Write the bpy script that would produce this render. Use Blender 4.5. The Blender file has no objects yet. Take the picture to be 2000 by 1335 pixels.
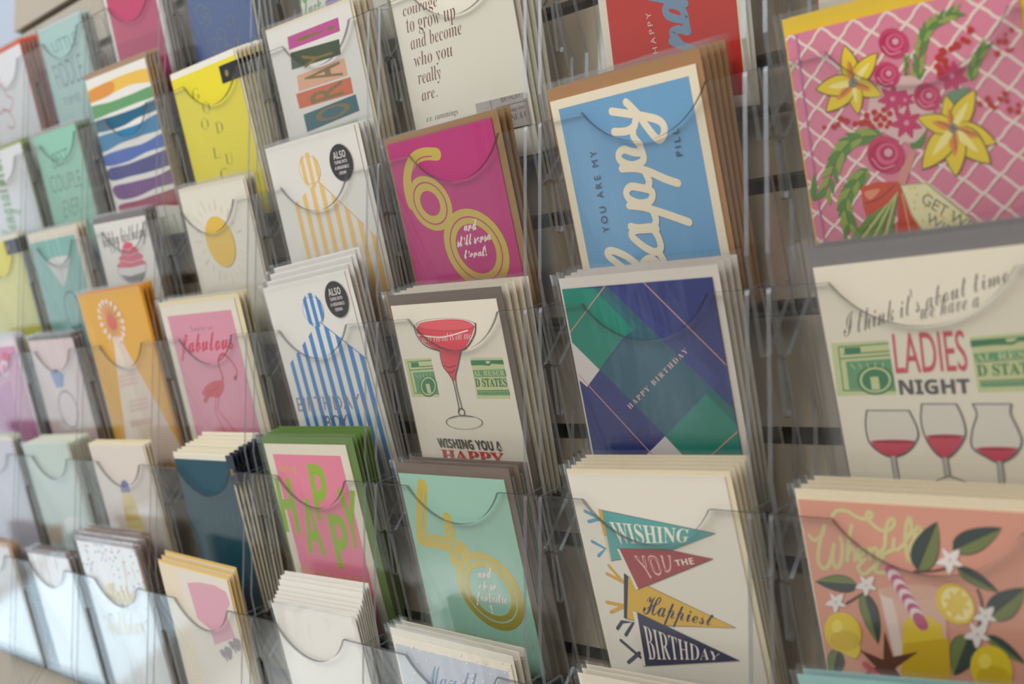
import bpy, bmesh, math, random
from mathutils import Vector, Matrix, noise
from mathutils.geometry import tessellate_polygon

sc = bpy.context.scene
ROOT = sc.collection
rnd = random.Random(7)
R = math.radians

# ------------------------------------------------------------------ frame of the place
# X runs along the rack wall to the right, Y into the wall, Z up. The lips of the
# pockets lie in the plane Y = 0; pockets repeat every P up and every W along.
P, W = 0.123, 0.1751264
ZR = 1.8113                        # height of the lips of tier 0
WALL_Y = 0.060

# ------------------------------------------------------------------ camera
F_PX = 2244.65
CAM = Vector((0.84189, -0.53482, ZR - 0.31129))
YAW, PITCH, ROLL = 0.8031638, 0.0570355, 0.00081
FWD = Vector((-math.sin(YAW) * math.cos(PITCH), math.cos(YAW) * math.cos(PITCH), math.sin(PITCH)))
_r = Vector((math.cos(YAW), math.sin(YAW), 0)); _u = _r.cross(FWD)
RIGHT = math.cos(ROLL) * _r + math.sin(ROLL) * _u
UP = -math.sin(ROLL) * _r + math.cos(ROLL) * _u
cd = bpy.data.cameras.new('camera'); cam = bpy.data.objects.new('camera', cd); ROOT.objects.link(cam)
cd.sensor_width = 36.0; cd.lens = F_PX * 36.0 / 2000.0
cd.clip_start = 0.02; cd.clip_end = 50
m = Matrix.Identity(4)
for i, v in enumerate((RIGHT, UP, -FWD)):
    for j in range(3): m[j][i] = v[j]
m.translation = CAM; cam.matrix_world = m
sc.camera = cam
cd.dof.use_dof = True; cd.dof.focus_distance = 0.80; cd.dof.aperture_fstop = 6.3

# ------------------------------------------------------------------ view, world, lights
sc.view_settings.view_transform = 'Standard'; sc.view_settings.look = 'None'
sc.view_settings.gamma = 1.0; sc.view_settings.use_curve_mapping = False
sc.view_settings.exposure = 0.26
cy = sc.cycles
cy.max_bounces = 5; cy.diffuse_bounces = 2; cy.glossy_bounces = 2; cy.transmission_bounces = 2
cy.adaptive_threshold = 0.015
cy.transparent_max_bounces = 64; cy.caustics_reflective = False; cy.caustics_refractive = False
cy.sample_clamp_indirect = 3.0; cy.use_denoising = True

wd = bpy.data.worlds.new('shop_daylight'); sc.world = wd; wd.use_nodes = True
bg = wd.node_tree.nodes['Background']
bg.inputs[0].default_value = (1.0, 0.95, 0.885, 1); bg.inputs[1].default_value = 0.35

def area_light(name, loc, look, sx, sy, power, col):
    l = bpy.data.lights.new(name, 'AREA'); l.shape = 'RECTANGLE'; l.size = sx; l.size_y = sy
    l.energy = power; l.color = col
    o = bpy.data.objects.new(name, l); ROOT.objects.link(o); o.location = loc
    d = Vector(look) - Vector(loc)
    o.rotation_euler = d.to_track_quat('-Z', 'Y').to_euler()
    return o
# daylight at the left end: a low bright pane beside the rack and a taller, dimmer one behind it
area_light('window_daylight_low', (-2.9, -0.56, 0.26), (0.0, -0.56, 0.26), 0.80, 0.48, 2.1, (0.60, 0.83, 1.0))
area_light('window_daylight_tall', (-2.95, -0.52, 1.10), (0.0, -0.52, 1.10), 0.90, 1.15, 1.7, (0.66, 0.86, 1.0))
area_light('window_daylight_far', (-3.0, -2.1, 1.5), (0.0, -2.1, 1.5), 2.0, 1.9, 2.0, (0.76, 0.88, 1.0))
area_light('added_streak_light', (-1.65, -2.2, 0.58), (0.4, 0.0, 1.5), 0.10, 1.1, 0.22, (0.74, 0.87, 1.0))  # added unseen strip of light, gives the sleeves their vertical streaks
sp = bpy.data.lights.new('added_floor_spot', 'SPOT'); sp.energy = 620; sp.spot_size = R(26); sp.spot_blend = 0.6; sp.color = (0.78, 0.90, 1.0); sp.shadow_soft_size = 0.1  # added lamp: its pool on the floor reflects as haze in low pockets
so = bpy.data.objects.new('added_floor_spot', sp); ROOT.objects.link(so); so.location = (-1.95, -0.92, 2.5)
# light from under the shop's ceiling: cool skylight to the left, warm lamps to the right
area_light('skylight_cool', (-1.3, -1.9, 3.1), (0.1, 0.0, 1.5), 1.6, 1.4, 42, (0.82, 0.91, 1.0))
area_light('ceiling_lamp_warm', (1.3, -2.1, 2.95), (0.5, 0.0, 1.4), 1.4, 1.2, 27, (1.0, 0.87, 0.70))

# ------------------------------------------------------------------ materials
def lin(c):
    def f(v):
        v /= 255.0
        return v / 12.92 if v <= 0.04045 else ((v + 0.055) / 1.055) ** 2.4
    return (f(c[0]), f(c[1]), f(c[2]), 1.0)

MC = {}
def paper(rgb, rough=0.55, metal=0.0, bump=0.004, spec=0.35):
    """ink or paper: a plain colour with the faint mottle and tooth of printed stock"""
    rgb = tuple(int(v) for v in rgb)
    key = (rgb, rough, metal)
    if key in MC: return MC[key]
    mt = bpy.data.materials.new('paper_%d_%d_%d' % rgb); mt.use_nodes = True
    nt = mt.node_tree; b = nt.nodes['Principled BSDF']
    b.inputs['Roughness'].default_value = rough; b.inputs['Metallic'].default_value = metal
    b.inputs['Specular IOR Level'].default_value = spec
    tc = nt.nodes.new('ShaderNodeTexCoord'); no = nt.nodes.new('ShaderNodeTexNoise')
    no.inputs['Scale'].default_value = 700 if metal == 0 else 1500
    no.inputs['Detail'].default_value = 2
    nt.links.new(tc.outputs['Object'], no.inputs['Vector'])
    mx = nt.nodes.new('ShaderNodeMix'); mx.data_type = 'RGBA'
    c = lin(rgb); k = 0.94
    mx.inputs[6].default_value = (c[0] * k, c[1] * k, c[2] * k, 1); mx.inputs[7].default_value = c
    nt.links.new(no.outputs['Fac'], mx.inputs[0]); nt.links.new(mx.outputs[2], b.inputs['Base Color'])
    bp = nt.nodes.new('ShaderNodeBump'); bp.inputs['Strength'].default_value = bump if metal == 0 else 0.05
    bp.inputs['Distance'].default_value = 0.0003
    nt.links.new(no.outputs['Fac'], bp.inputs['Height']); nt.links.new(bp.outputs[0], b.inputs['Normal'])
    MC[key] = mt
    return mt
def foil(rgb): return paper(rgb, 0.42, 0.7)

def clear(name, tint, base, amp, rough, gl=(1, 1, 1), bump=0.0, scale=30.0):
    """thin clear plastic: see-through with a mirror sheen that grows at grazing angles"""
    mt = bpy.data.materials.new(name); mt.use_nodes = True
    nt = mt.node_tree; nt.nodes.clear()
    out = nt.nodes.new('ShaderNodeOutputMaterial'); mix = nt.nodes.new('ShaderNodeMixShader')
    tr = nt.nodes.new('ShaderNodeBsdfTransparent'); tr.inputs[0].default_value = (*tint, 1)
    g = nt.nodes.new('ShaderNodeBsdfGlossy'); g.inputs['Color'].default_value = (*gl, 1)
    g.inputs['Roughness'].default_value = rough
    lw = nt.nodes.new('ShaderNodeLayerWeight'); lw.inputs['Blend'].default_value = 0.5
    pw = nt.nodes.new('ShaderNodeMath'); pw.operation = 'POWER'; pw.inputs[1].default_value = 4.0
    ma = nt.nodes.new('ShaderNodeMath'); ma.operation = 'MULTIPLY_ADD'
    ma.inputs[1].default_value = amp; ma.inputs[2].default_value = base
    nt.links.new(lw.outputs['Facing'], pw.inputs[0]); nt.links.new(pw.outputs[0], ma.inputs[0])
    nt.links.new(ma.outputs[0], mix.inputs[0]); nt.links.new(tr.outputs[0], mix.inputs[1])
    nt.links.new(g.outputs[0], mix.inputs[2]); nt.links.new(mix.outputs[0], out.inputs[0])
    if bump:
        tc = nt.nodes.new('ShaderNodeTexCoord'); no = nt.nodes.new('ShaderNodeTexNoise')
        mp = nt.nodes.new('ShaderNodeMapping'); mp.inputs['Scale'].default_value = (1.0, 1.0, 0.35)
        no.inputs['Scale'].default_value = scale; no.inputs['Detail'].default_value = 2.5
        b = nt.nodes.new('ShaderNodeBump'); b.inputs['Strength'].default_value = bump
        b.inputs['Distance'].default_value = 0.002
        nt.links.new(tc.outputs['Object'], mp.inputs[0]); nt.links.new(mp.outputs[0], no.inputs['Vector'])
        nt.links.new(no.outputs['Fac'], b.inputs['Height']); nt.links.new(b.outputs[0], g.inputs['Normal'])
        nt.links.new(b.outputs[0], lw.inputs['Normal'])
    return mt
M_ACR = clear('clear_acrylic', (0.984, 0.988, 0.988), 0.026, 0.55, 0.09)
M_FILM = clear('cellophane_film', (0.985, 0.985, 0.985), 0.034, 0.6, 0.10, bump=0.6, scale=34)

M_RIM = clear('cellophane_rim', (0.97, 0.97, 0.97), 0.06, 0.8, 0.16)

def edge_mat(name, dark, lo, hi, gl):
    mt = bpy.data.materials.new(name); mt.use_nodes = True
    nt = mt.node_tree; nt.nodes.clear()
    out = nt.nodes.new('ShaderNodeOutputMaterial'); m1 = nt.nodes.new('ShaderNodeMixShader'); m2 = nt.nodes.new('ShaderNodeMixShader')
    tr = nt.nodes.new('ShaderNodeBsdfTransparent'); tr.inputs[0].default_value = (0.72, 0.73, 0.74, 1)
    g = nt.nodes.new('ShaderNodeBsdfGlossy'); g.inputs['Roughness'].default_value = 0.38; g.inputs['Color'].default_value = (0.9, 0.92, 0.95, 1)
    d = nt.nodes.new('ShaderNodeBsdfDiffuse'); d.inputs[0].default_value = (dark, dark, dark, 1)
    tc = nt.nodes.new('ShaderNodeTexCoord'); no = nt.nodes.new('ShaderNodeTexNoise'); no.inputs['Scale'].default_value = 60
    rp = nt.nodes.new('ShaderNodeMapRange'); rp.inputs[3].default_value = lo; rp.inputs[4].default_value = hi
    nt.links.new(tc.outputs['Object'], no.inputs['Vector']); nt.links.new(no.outputs['Fac'], rp.inputs[0])
    nt.links.new(rp.outputs[0], m1.inputs[0])
    m2.inputs[0].default_value = gl
    nt.links.new(d.outputs[0], m2.inputs[1]); nt.links.new(g.outputs[0], m2.inputs[2])
    nt.links.new(tr.outputs[0], m1.inputs[1]); nt.links.new(m2.outputs[0], m1.inputs[2]); nt.links.new(m1.outputs[0], out.inputs[0])
    return mt
M_EDGE = edge_mat('acrylic_cut_edge', 0.17, 0.25, 0.5, 0.25)
M_GLINT = edge_mat('acrylic_painted_glint', 0.5, 0.4, 0.75, 0.45)  # highlight of the slanted edges put into the diffuse colour
M_LIP = edge_mat('acrylic_lip_painted_dark', 0.05, 0.35, 0.7, 0.22)  # dark reflections along the lip put into its diffuse grey

# ------------------------------------------------------------------ object helpers
def link(name, me, parent=None, mats=()):
    o = bpy.data.objects.new(name, me); ROOT.objects.link(o)
    for mt in mats: me.materials.append(mt)
    if parent is not None: o.parent = parent
    return o
def empty(name, mw=None):
    o = bpy.data.objects.new(name, None); ROOT.objects.link(o); o.empty_display_size = 0.02
    if mw is not None: o.matrix_world = mw
    return o
def tag(o, label, cat, group=None):
    o['label'] = label; o['category'] = cat
    if group: o['group'] = group
def bm_mesh(bm, name):
    bmesh.ops.recalc_face_normals(bm, faces=bm.faces)
    me = bpy.data.meshes.new(name); bm.to_mesh(me); bm.free(); return me
def box(bm, x0, x1, y0, y1, z0, z1, mi=0):
    vs = [bm.verts.new((x, y, z)) for x in (x0, x1) for y in (y0, y1) for z in (z0, z1)]
    for f in ((0, 1, 3, 2), (4, 6, 7, 5), (0, 4, 5, 1), (2, 3, 7, 6), (0, 2, 6, 4), (1, 5, 7, 3)):
        fc = bm.faces.new([vs[i] for i in f]); fc.material_index = mi
def prism(bm, pts, axis_vec, cap=0, side=1):
    """closed outline pts (3-D) pushed along axis_vec; caps and rim take their own material"""
    a = [bm.verts.new(p) for p in pts]; b = [bm.verts.new(Vector(p) + Vector(axis_vec)) for p in pts]
    n = len(pts)
    f = bm.faces.new(a); f.material_index = cap
    f = bm.faces.new(list(reversed(b))); f.material_index = cap
    for i in range(n):
        j = (i + 1) % n
        f = bm.faces.new((a[i], b[i], b[j], a[j])); f.material_index = side

# ------------------------------------------------------------------ the setting
def build_room():
    M_BOARD = bpy.data.materials.new('slatwall_laminate'); M_BOARD.use_nodes = True
    nt = M_BOARD.node_tree; b = nt.nodes['Principled BSDF']; b.inputs['Roughness'].default_value = 0.5
    tc = nt.nodes.new('ShaderNodeTexCoord'); no = nt.nodes.new('ShaderNodeTexNoise'); no.inputs['Scale'].default_value = 9
    mx = nt.nodes.new('ShaderNodeMix'); mx.data_type = 'RGBA'
    mx.inputs[6].default_value = lin((170, 158, 141)); mx.inputs[7].default_value = lin((178, 167, 151))
    nt.links.new(tc.outputs['Object'], no.inputs['Vector']); nt.links.new(no.outputs['Fac'], mx.inputs[0]); nt.links.new(mx.outputs[2], b.inputs['Base Color'])
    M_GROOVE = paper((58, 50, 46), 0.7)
    bm = bmesh.new()
    g0 = ZR - 0.2515; xl, xr = -0.776, 3.2
    zs = [g0 + 0.0762 * k for k in range(-19, 13)]
    h = 0.0052
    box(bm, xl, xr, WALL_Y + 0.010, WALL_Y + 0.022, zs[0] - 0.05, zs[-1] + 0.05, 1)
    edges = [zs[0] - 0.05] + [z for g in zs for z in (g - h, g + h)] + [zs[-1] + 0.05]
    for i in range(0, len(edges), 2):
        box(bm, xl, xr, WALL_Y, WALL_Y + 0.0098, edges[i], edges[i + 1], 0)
    o = link('wall_slatted', bm_mesh(bm, 'wall_slatted'), None, (M_BOARD, M_GROOVE)); o['kind'] = 'structure'
    bm = bmesh.new(); box(bm, -3.2, 3.6, WALL_Y + 0.024, WALL_Y + 0.12, 0, 3.0)
    o = link('wall_back', bm_mesh(bm, 'wall_back'), None, (paper((178, 188, 202), 0.7),)); o['kind'] = 'structure'
    bm = bmesh.new(); box(bm, -3.2, 3.6, -4.0, WALL_Y + 0.12, -0.06, 0)
    o = link('floor', bm_mesh(bm, 'floor'), None, (paper((206, 200, 190), 0.4),)); o['kind'] = 'structure'
build_room()

# ------------------------------------------------------------------ acrylic pocket columns
NOTCH = 0.555 * W
XW0, XW1, XL1 = -0.197 * W, 0.705 * W, 0.765 * W     # left wall, right wall, end of the lip (notch corner = 0)
PLEAN = R(16.5)
def side_mesh(tab=False):
    bm = bmesh.new(); t = 0.0030
    if tab: prism(bm, [(-0.0002 - t, y, -v) for y, v in ((.0145, .038), (.0185, .0385), (.0245, .066), (.0242, .0695), (.0225, .071), (.0205, .0700))], (t, 0, 0))
    pts = [(0, 0.003), (0, 0.104), (0.0142, 0.160), (0.019, 0.159), (0.046, 0.118), (0.046, 0.066), (0.0195, -0.006), (0.0005, -0.0002)]
    prism(bm, [(0, y, -v) for y, v in pts], (t, 0, 0))
    return bm_mesh(bm, 'side_panel')
def front_mesh():
    bm = bmesh.new(); c, s = math.cos(PLEAN), math.sin(PLEAN)
    rr = (NOTCH ** 2 / 4 + 0.026 ** 2) / (2 * 0.026); a = math.asin(NOTCH / 2 / rr)
    ol = [(XW0 - 0.003, 0)]
    for i in range(25):
        t = -a + 2 * a * i / 24
        ol.append((NOTCH / 2 + rr * math.sin(t), 0.026 - (rr - rr * math.cos(t))))
    ol += [(XL1, 0), (XL1, 0.038), (XL1 - 0.004, 0.041), (XL1 - 0.004, 0.1395), (XW0 + 0.0005, 0.1395), (XW0 + 0.0005, 0.041), (XW0 - 0.003, 0.038)]
    pts = [(x, l * s, -l * c) for x, l in ol]
    prism(bm, pts, (0, 0.0026 * c, 0.0026 * s))
    bm.normal_update()
    for f in bm.faces:
        if abs(f.normal.x) > 0.95: f.material_index = 2
    return bm_mesh(bm, 'front_panel')
def shelf_mesh():
    bm = bmesh.new()
    l = 0.1374
    y0, z0 = l * math.sin(PLEAN), -l * math.cos(PLEAN)
    prism(bm, [(XW0 + 0.0005, y0 + 0.003, z0), (XW0 + 0.0005, 0.0555, z0), (XW0 + 0.0005, 0.0555, z0 - 0.0025), (XW0 + 0.0005, y0 + 0.003, z0 - 0.0025)], (XW1 - XW0 - 0.001, 0, 0))
    return bm_mesh(bm, 'pocket_floor')
ME_SIDE, ME_FRONT, ME_SHELF, ME_SIDEL = side_mesh(), front_mesh(), shelf_mesh(), side_mesh(True)
for me in (ME_SIDE, ME_SIDEL, ME_FRONT, ME_SHELF):
    me.materials.append(M_ACR); me.materials.append(M_LIP if me is ME_FRONT else M_EDGE)
    if me is ME_FRONT: me.materials.append(M_GLINT)

COLUMN_LABEL = {
    1: 'clear acrylic pocket column at the right edge, holding the ladies night card',
    2: 'clear acrylic pocket column holding the blue happy pill and navy birthday cards',
    3: 'clear acrylic pocket column holding the magenta 60 and margarita cards',
    4: 'clear acrylic pocket column holding the two striped party hat cards',
    5: 'clear acrylic pocket column holding the yellow good luck and flamingo cards',
    6: 'clear acrylic pocket column holding the rainbow stripe and cupcake cards',
    7: 'clear acrylic pocket column holding the mint best couple and teal ring cards',
    8: 'clear acrylic pocket column at the left end, cut by the frame edge'}
ROWS = {1: (0, 4), 2: (0, 4), 3: (0, 4), 4: (-1, 4), 5: (-1, 4), 6: (-1, 4), 7: (-1, 4), 8: (-1, 4)}
def build_columns():
    for col in range(1, 9):
        r0, r1 = ROWS[col]
        root = empty('acrylic_card_rack', Matrix.Translation(((4 - col) * W, 0, ZR - r1 * P - 0.16)))
        tag(root, COLUMN_LABEL[col], 'card rack', 'clear acrylic pocket columns on the slatted wall')
        up = 0.16
        ztop, zbot = (r1 - r0) * P + up + 0.002, up - 0.132
        bm = bmesh.new(); box(bm, XW0, XW1 + 0.003, 0.0560, 0.0585, zbot, ztop)
        link('back_panel', bm_mesh(bm, 'back_panel'), root, (M_ACR,))
        for v in range(r0, r1 + 1):
            z = (r1 - v) * P + up
            dx = 0.0002 * (v % 2)
            for nm, me, x in (('front_panel', ME_FRONT, 0), ('pocket_floor', ME_SHELF, 0), ('side_panel', ME_SIDEL, XW0 - 0.0031 - dx), ('side_panel', ME_SIDE, XW1 + dx)):
                o = bpy.data.objects.new(nm, me); ROOT.objects.link(o); o.parent = root; o.location = (x, 0, z)
build_columns()

# ------------------------------------------------------------------ printed artwork
def catmull(pts, closed=False, n=6):
    out = []; N = len(pts)
    rng = range(N) if closed else range(N - 1)
    for i in rng:
        g = (lambda k: pts[k % N]) if closed else (lambda k: pts[min(max(k, 0), N - 1)])
        p0, p1, p2, p3 = g(i - 1), g(i), g(i + 1), g(i + 2)
        for k in range(n):
            t = k / n; t2, t3 = t * t, t * t * t
            out.append(tuple(0.5 * (2 * p1[j] + (p2[j] - p0[j]) * t + (2 * p0[j] - 5 * p1[j] + 4 * p2[j] - p3[j]) * t2 + (3 * p1[j] - p0[j] - 3 * p2[j] + p3[j]) * t3) for j in (0, 1)))
    if not closed: out.append(tuple(pts[-1]))
    return out

def clip_rect(poly, w, h):
    for ax, lim, sg in ((0, 0.0, 1), (0, w, -1), (1, 0.0, 1), (1, h, -1)):
        res = []; n = len(poly)
        for i in range(n):
            a, b = poly[i], poly[(i + 1) % n]
            da, db = sg * (a[ax] - lim), sg * (b[ax] - lim)
            if da >= 0: res.append(a)
            if (da >= 0) != (db >= 0):
                t = da / (da - db); res.append((a[0] + (b[0] - a[0]) * t, a[1] + (b[1] - a[1]) * t))
        poly = res
        if len(poly) < 3: return None
    return poly

TXT = {}
_MAPS = {'italic': (0x1D434, 0x1D44E), 'serif': (0x1D400, 0x1D41A), 'script': (0x1D4D0, 0x1D4EA), 'bitalic': (0x1D468, 0x1D482), 'bold': (0x1D5D4, 0x1D5EE), 'sans': None}
def text_mesh(s, font, off, sp=1.0):
    key = (s, font, off, sp)
    if key in TXT: return TXT[key]
    mp = _MAPS[font]; body = s
    if mp:
        body = ''
        for ch in s:
            if 'A' <= ch <= 'Z': body += chr(mp[0] + ord(ch) - 65)
            elif 'a' <= ch <= 'z': body += '\u210e' if (font == 'italic' and ch == 'h') else chr(mp[1] + ord(ch) - 97)
            else: body += ch
    cu = bpy.data.curves.new('lettering', 'FONT'); cu.body = body; cu.size = 1.0; cu.offset = off; cu.space_character = sp; cu.resolution_u = 4
    ob = bpy.data.objects.new('lettering', cu); ROOT.objects.link(ob)
    dg = bpy.context.evaluated_depsgraph_get(); dg.update()
    me = bpy.data.meshes.new_from_object(ob.evaluated_get(dg))
    vs = [(v.co.x, v.co.y) for v in me.vertices]
    fs = [tuple(p.vertices) for p in me.polygons]
    bpy.data.objects.remove(ob); bpy.data.curves.remove(cu); bpy.data.meshes.remove(me)
    x0 = min(v[0] for v in vs); x1 = max(v[0] for v in vs)
    cap = max((v[1] for v in vs)) if not any(ch.isupper() or ch in 'bdfhklt!0123456789' for ch in s) else None
    TXT[key] = (vs, fs, x0, x1, max(v[1] for v in vs), cap)
    return TXT[key]

class Art:
    """flat print on a sheet: colour patches given in card coordinates (metres), reached
    from points seen on the photo by casting them onto the sheet's own plane"""
    def __init__(self, mw, w, h, step=0.000012):
        self.mw = mw; self.inv = mw.inverted(); self.w = w; self.h = h; self.step = step
        self.faces = []; self.lay = 0; self.mats = []; self.vx = (0, 0, 1)
    def view(self, x0, y0, s): self.vx = (x0, y0, s); return self
    def c(self, p):
        x = self.vx[0] + p[0] / self.vx[2]; y = self.vx[1] + p[1] / self.vx[2]
        d = FWD + RIGHT * ((x - 1000) / F_PX) - UP * ((y - 667.5) / F_PX)
        o = self.inv @ CAM; d = self.inv.to_3x3() @ d
        t = -o.y / d.y; q = o + d * t
        return (q.x, q.z)
    def mi(self, mt):
        if isinstance(mt, tuple): mt = paper(mt)
        if mt not in self.mats: self.mats.append(mt)
        return self.mats.index(mt)
    def add(self, mt, polys):
        self.lay += 1; k = self.mi(mt); y = -self.step * self.lay
        for p in polys:
            p = clip_rect(p, self.w, self.h)
            if p: self.faces.append((p, y, k))
    def fill(self, mt, pts):                                   # card coordinates
        tris = tessellate_polygon([[Vector((p[0], p[1], 0)) for p in pts]])
        self.add(mt, [[pts[i] for i in t] for t in tris])
    def poly(self, mt, pts, smooth=False):
        if smooth: pts = catmull(pts, True)
        self.fill(mt, [self.c(p) for p in pts])
    def rect(self, mt, l, b, r, t):                            # margins in mm
        l, b, r, t = (v / 1000 for v in (l, b, r, t))
        self.fill(mt, [(l, b), (self.w - r, b), (self.w - r, self.h - t), (l, self.h - t)])
    def ell(self, mt, ctr, a, b, hole=None, n=36):             # conjugate radii in view pixels
        o = self.c(ctr); pa = self.c((ctr[0] + a[0], ctr[1] + a[1])); pb = self.c((ctr[0] + b[0], ctr[1] + b[1]))
        A = (pa[0] - o[0], pa[1] - o[1]); B = (pb[0] - o[0], pb[1] - o[1])
        ring = [(o[0] + A[0] * math.cos(t) + B[0] * math.sin(t), o[1] + A[1] * math.cos(t) + B[1] * math.sin(t)) for t in (2 * math.pi * i / n for i in range(n))]
        if hole:
            inn = [(o[0] + (p[0] - o[0]) * hole, o[1] + (p[1] - o[1]) * hole) for p in ring]
            self.add(mt, [[ring[i], ring[(i + 1) % n], inn[(i + 1) % n], inn[i]] for i in range(n)])
        else: self.add(mt, [[o, ring[i], ring[(i + 1) % n]] for i in range(n)])
    def strip(self, mt, q, w, closed=False):                   # q in card coordinates, w in metres or (w0, w1)
        if not isinstance(w, tuple): w = (w, w)
        polys = []; caps = []; n = len(q)
        def wid(i): return w[0] + (w[1] - w[0]) * i / max(1, n - 1)
        L, Rr = [], []
        for i in range(n):
            a = q[i - 1] if (i > 0 or closed) else q[i]; b = q[(i + 1) % n] if (i < n - 1 or closed) else q[i]
            dx, dy = b[0] - a[0], b[1] - a[1]; l = math.hypot(dx, dy) or 1e-9
            hw = wid(i) / 2; L.append((q[i][0] - dy / l * hw, q[i][1] + dx / l * hw)); Rr.append((q[i][0] + dy / l * hw, q[i][1] - dx / l * hw))
        for i in range(n if closed else n - 1):
            j = (i + 1) % n; polys.append([L[i], L[j], Rr[j], Rr[i]])
        if not closed:
            for i in (0, n - 1):
                hw = wid(i) / 2
                if hw > 0.00025: caps.append([(q[i][0] + hw * math.cos(t), q[i][1] + hw * math.sin(t)) for t in (2 * math.pi * k / 10 for k in range(10))])
        self.add(mt, caps)
        if n > 10 and max(w) > 0.0012 and not closed:
            for i in range(0, len(polys), 9): self.add(mt, polys[i:i + 9])
        else: self.add(mt, polys)
    def line(self, mt, pts, mm, smooth=True, closed=False):
        if smooth and len(pts) > 2: pts = catmull(pts, closed)
        w = tuple(v / 1000 for v in mm) if isinstance(mm, tuple) else mm / 1000
        self.strip(mt, [self.c(p) for p in pts], w, closed)
    def petal(self, mt, base, tip, ratio=0.3, n=7, full=0.45):
        o, e = self.c(base), self.c(tip); dx, dy = e[0] - o[0], e[1] - o[1]
        up, dn = [], []
        for i in range(n + 1):
            t = i / n; wv = ratio * math.sin(math.pi * t ** (0.7 if full < .5 else 1.25)) ** 0.8 if 0 < i < n else 0
            up.append((o[0] + dx * t - dy * wv, o[1] + dy * t + dx * wv)); dn.append((o[0] + dx * t + dy * wv, o[1] + dy * t - dx * wv))
        self.add(mt, [[up[i], up[i + 1], dn[i + 1], dn[i]] for i in range(n)])
    def text(self, mt, s, bl, br, tl, tr=None, font='sans', off=0.0, sp=1.0):
        """lettering whose baseline runs bl to br and whose tall letters reach tl (and tr)"""
        vs, fs, x0, x1, y1, cap = text_mesh(s, font, off, sp)
        BL, BR, TL = self.c(bl), self.c(br), self.c(tl)
        TR = self.c(tr) if tr else (TL[0] + BR[0] - BL[0], TL[1] + BR[1] - BL[1])
        def mp(v):
            u = (v[0] - x0) / (x1 - x0); k = v[1] / y1
            return tuple((1 - u) * (BL[j] + (TL[j] - BL[j]) * k) + u * (BR[j] + (TR[j] - BR[j]) * k) for j in (0, 1))
        q = [mp(v) for v in vs]
        self.add(mt, [[q[i] for i in f] for f in fs])
    def emit(self, bm, offset):
        n = max(1, self.lay); sq = min(1.0, 0.0006 / (n * self.step))
        for p, y, k in self.faces:
            y *= sq
            try: f = bm.faces.new([bm.verts.new((x, y, z)) for x, z in p])
            except ValueError: continue
            f.material_index = offset + k

# ------------------------------------------------------------------ cards
LEAN = R(16.5)
def cast(px, n, d):
    k = FWD + RIGHT * ((px[0] - 1000) / F_PX) - UP * ((px[1] - 667.5) / F_PX)
    return CAM + k * ((d - CAM.dot(n)) / k.dot(n))

def sheet_body(bm, w, h):
    """a folded card: front leaf, back leaf, hinge at the left, slightly sprung open"""
    pr = [(0, 0), (w, 0), (w, 0.00025), (0.0006, 0.0003), (0.0006, 0.00045), (w, 0.0005), (w, 0.00075), (0, 0.0007)]
    prism(bm, [(x, y, 0) for x, y in pr], (0, 0, h), 0, 0)

def film_mesh(x0, x1, z0, z1, y0, y1, seed):
    bm = bmesh.new(); nx = 18; rows = []
    vv = [k / 13 * .955 for k in range(14)] + [.968, .984, 1.0]; nz = len(vv) - 1
    for j in range(nz + 1):
        row = []
        for i in range(nx + 1):
            u, v = i / nx, vv[j]
            e = min(u, 1 - u, v, 1 - v) * 6; e = min(1, e)
            d = noise.noise(Vector((u * 2.6 + seed * 7.3, v * 1.3, seed * 3.1))) * 0.0004 * e
            if v > .96: d += 0.0009 * noise.noise(Vector((u * 13, seed + v * 60, 2))) - .0002
            zz = z0 + (z1 - z0) * v + (0.0012 * noise.noise(Vector((u * 6, seed, 9))) if j == nz else 0)
            row.append(bm.verts.new((x0 + (x1 - x0) * u, y0 + max(-0.0002, min(d, 0.0002 if v < .96 else 0.0008)), zz)))
        rows.append(row)
    for j in range(nz):
        for i in range(nx):
            f = bm.faces.new((rows[j][i], rows[j][i + 1], rows[j + 1][i + 1], rows[j + 1][i])); f.smooth = True; f.material_index = 1 if vv[j] > .95 else 0
    b = [bm.verts.new(p) for p in ((x0, y1, z0), (x1, y1, z0), (x1, y1, z1), (x0, y1, z1))]
    bm.faces.new(list(reversed(b)))
    for edge, c0, c1 in (([r[0] for r in rows], b[0], b[3]), ([r[-1] for r in reversed(rows)], b[2], b[1]),
                         (list(reversed(rows[0])), b[1], b[0])):
        bm.faces.new(list(reversed(edge)) + [c0, c1])
    return bm_mesh(bm, 'cellophane_sleeve')

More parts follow.
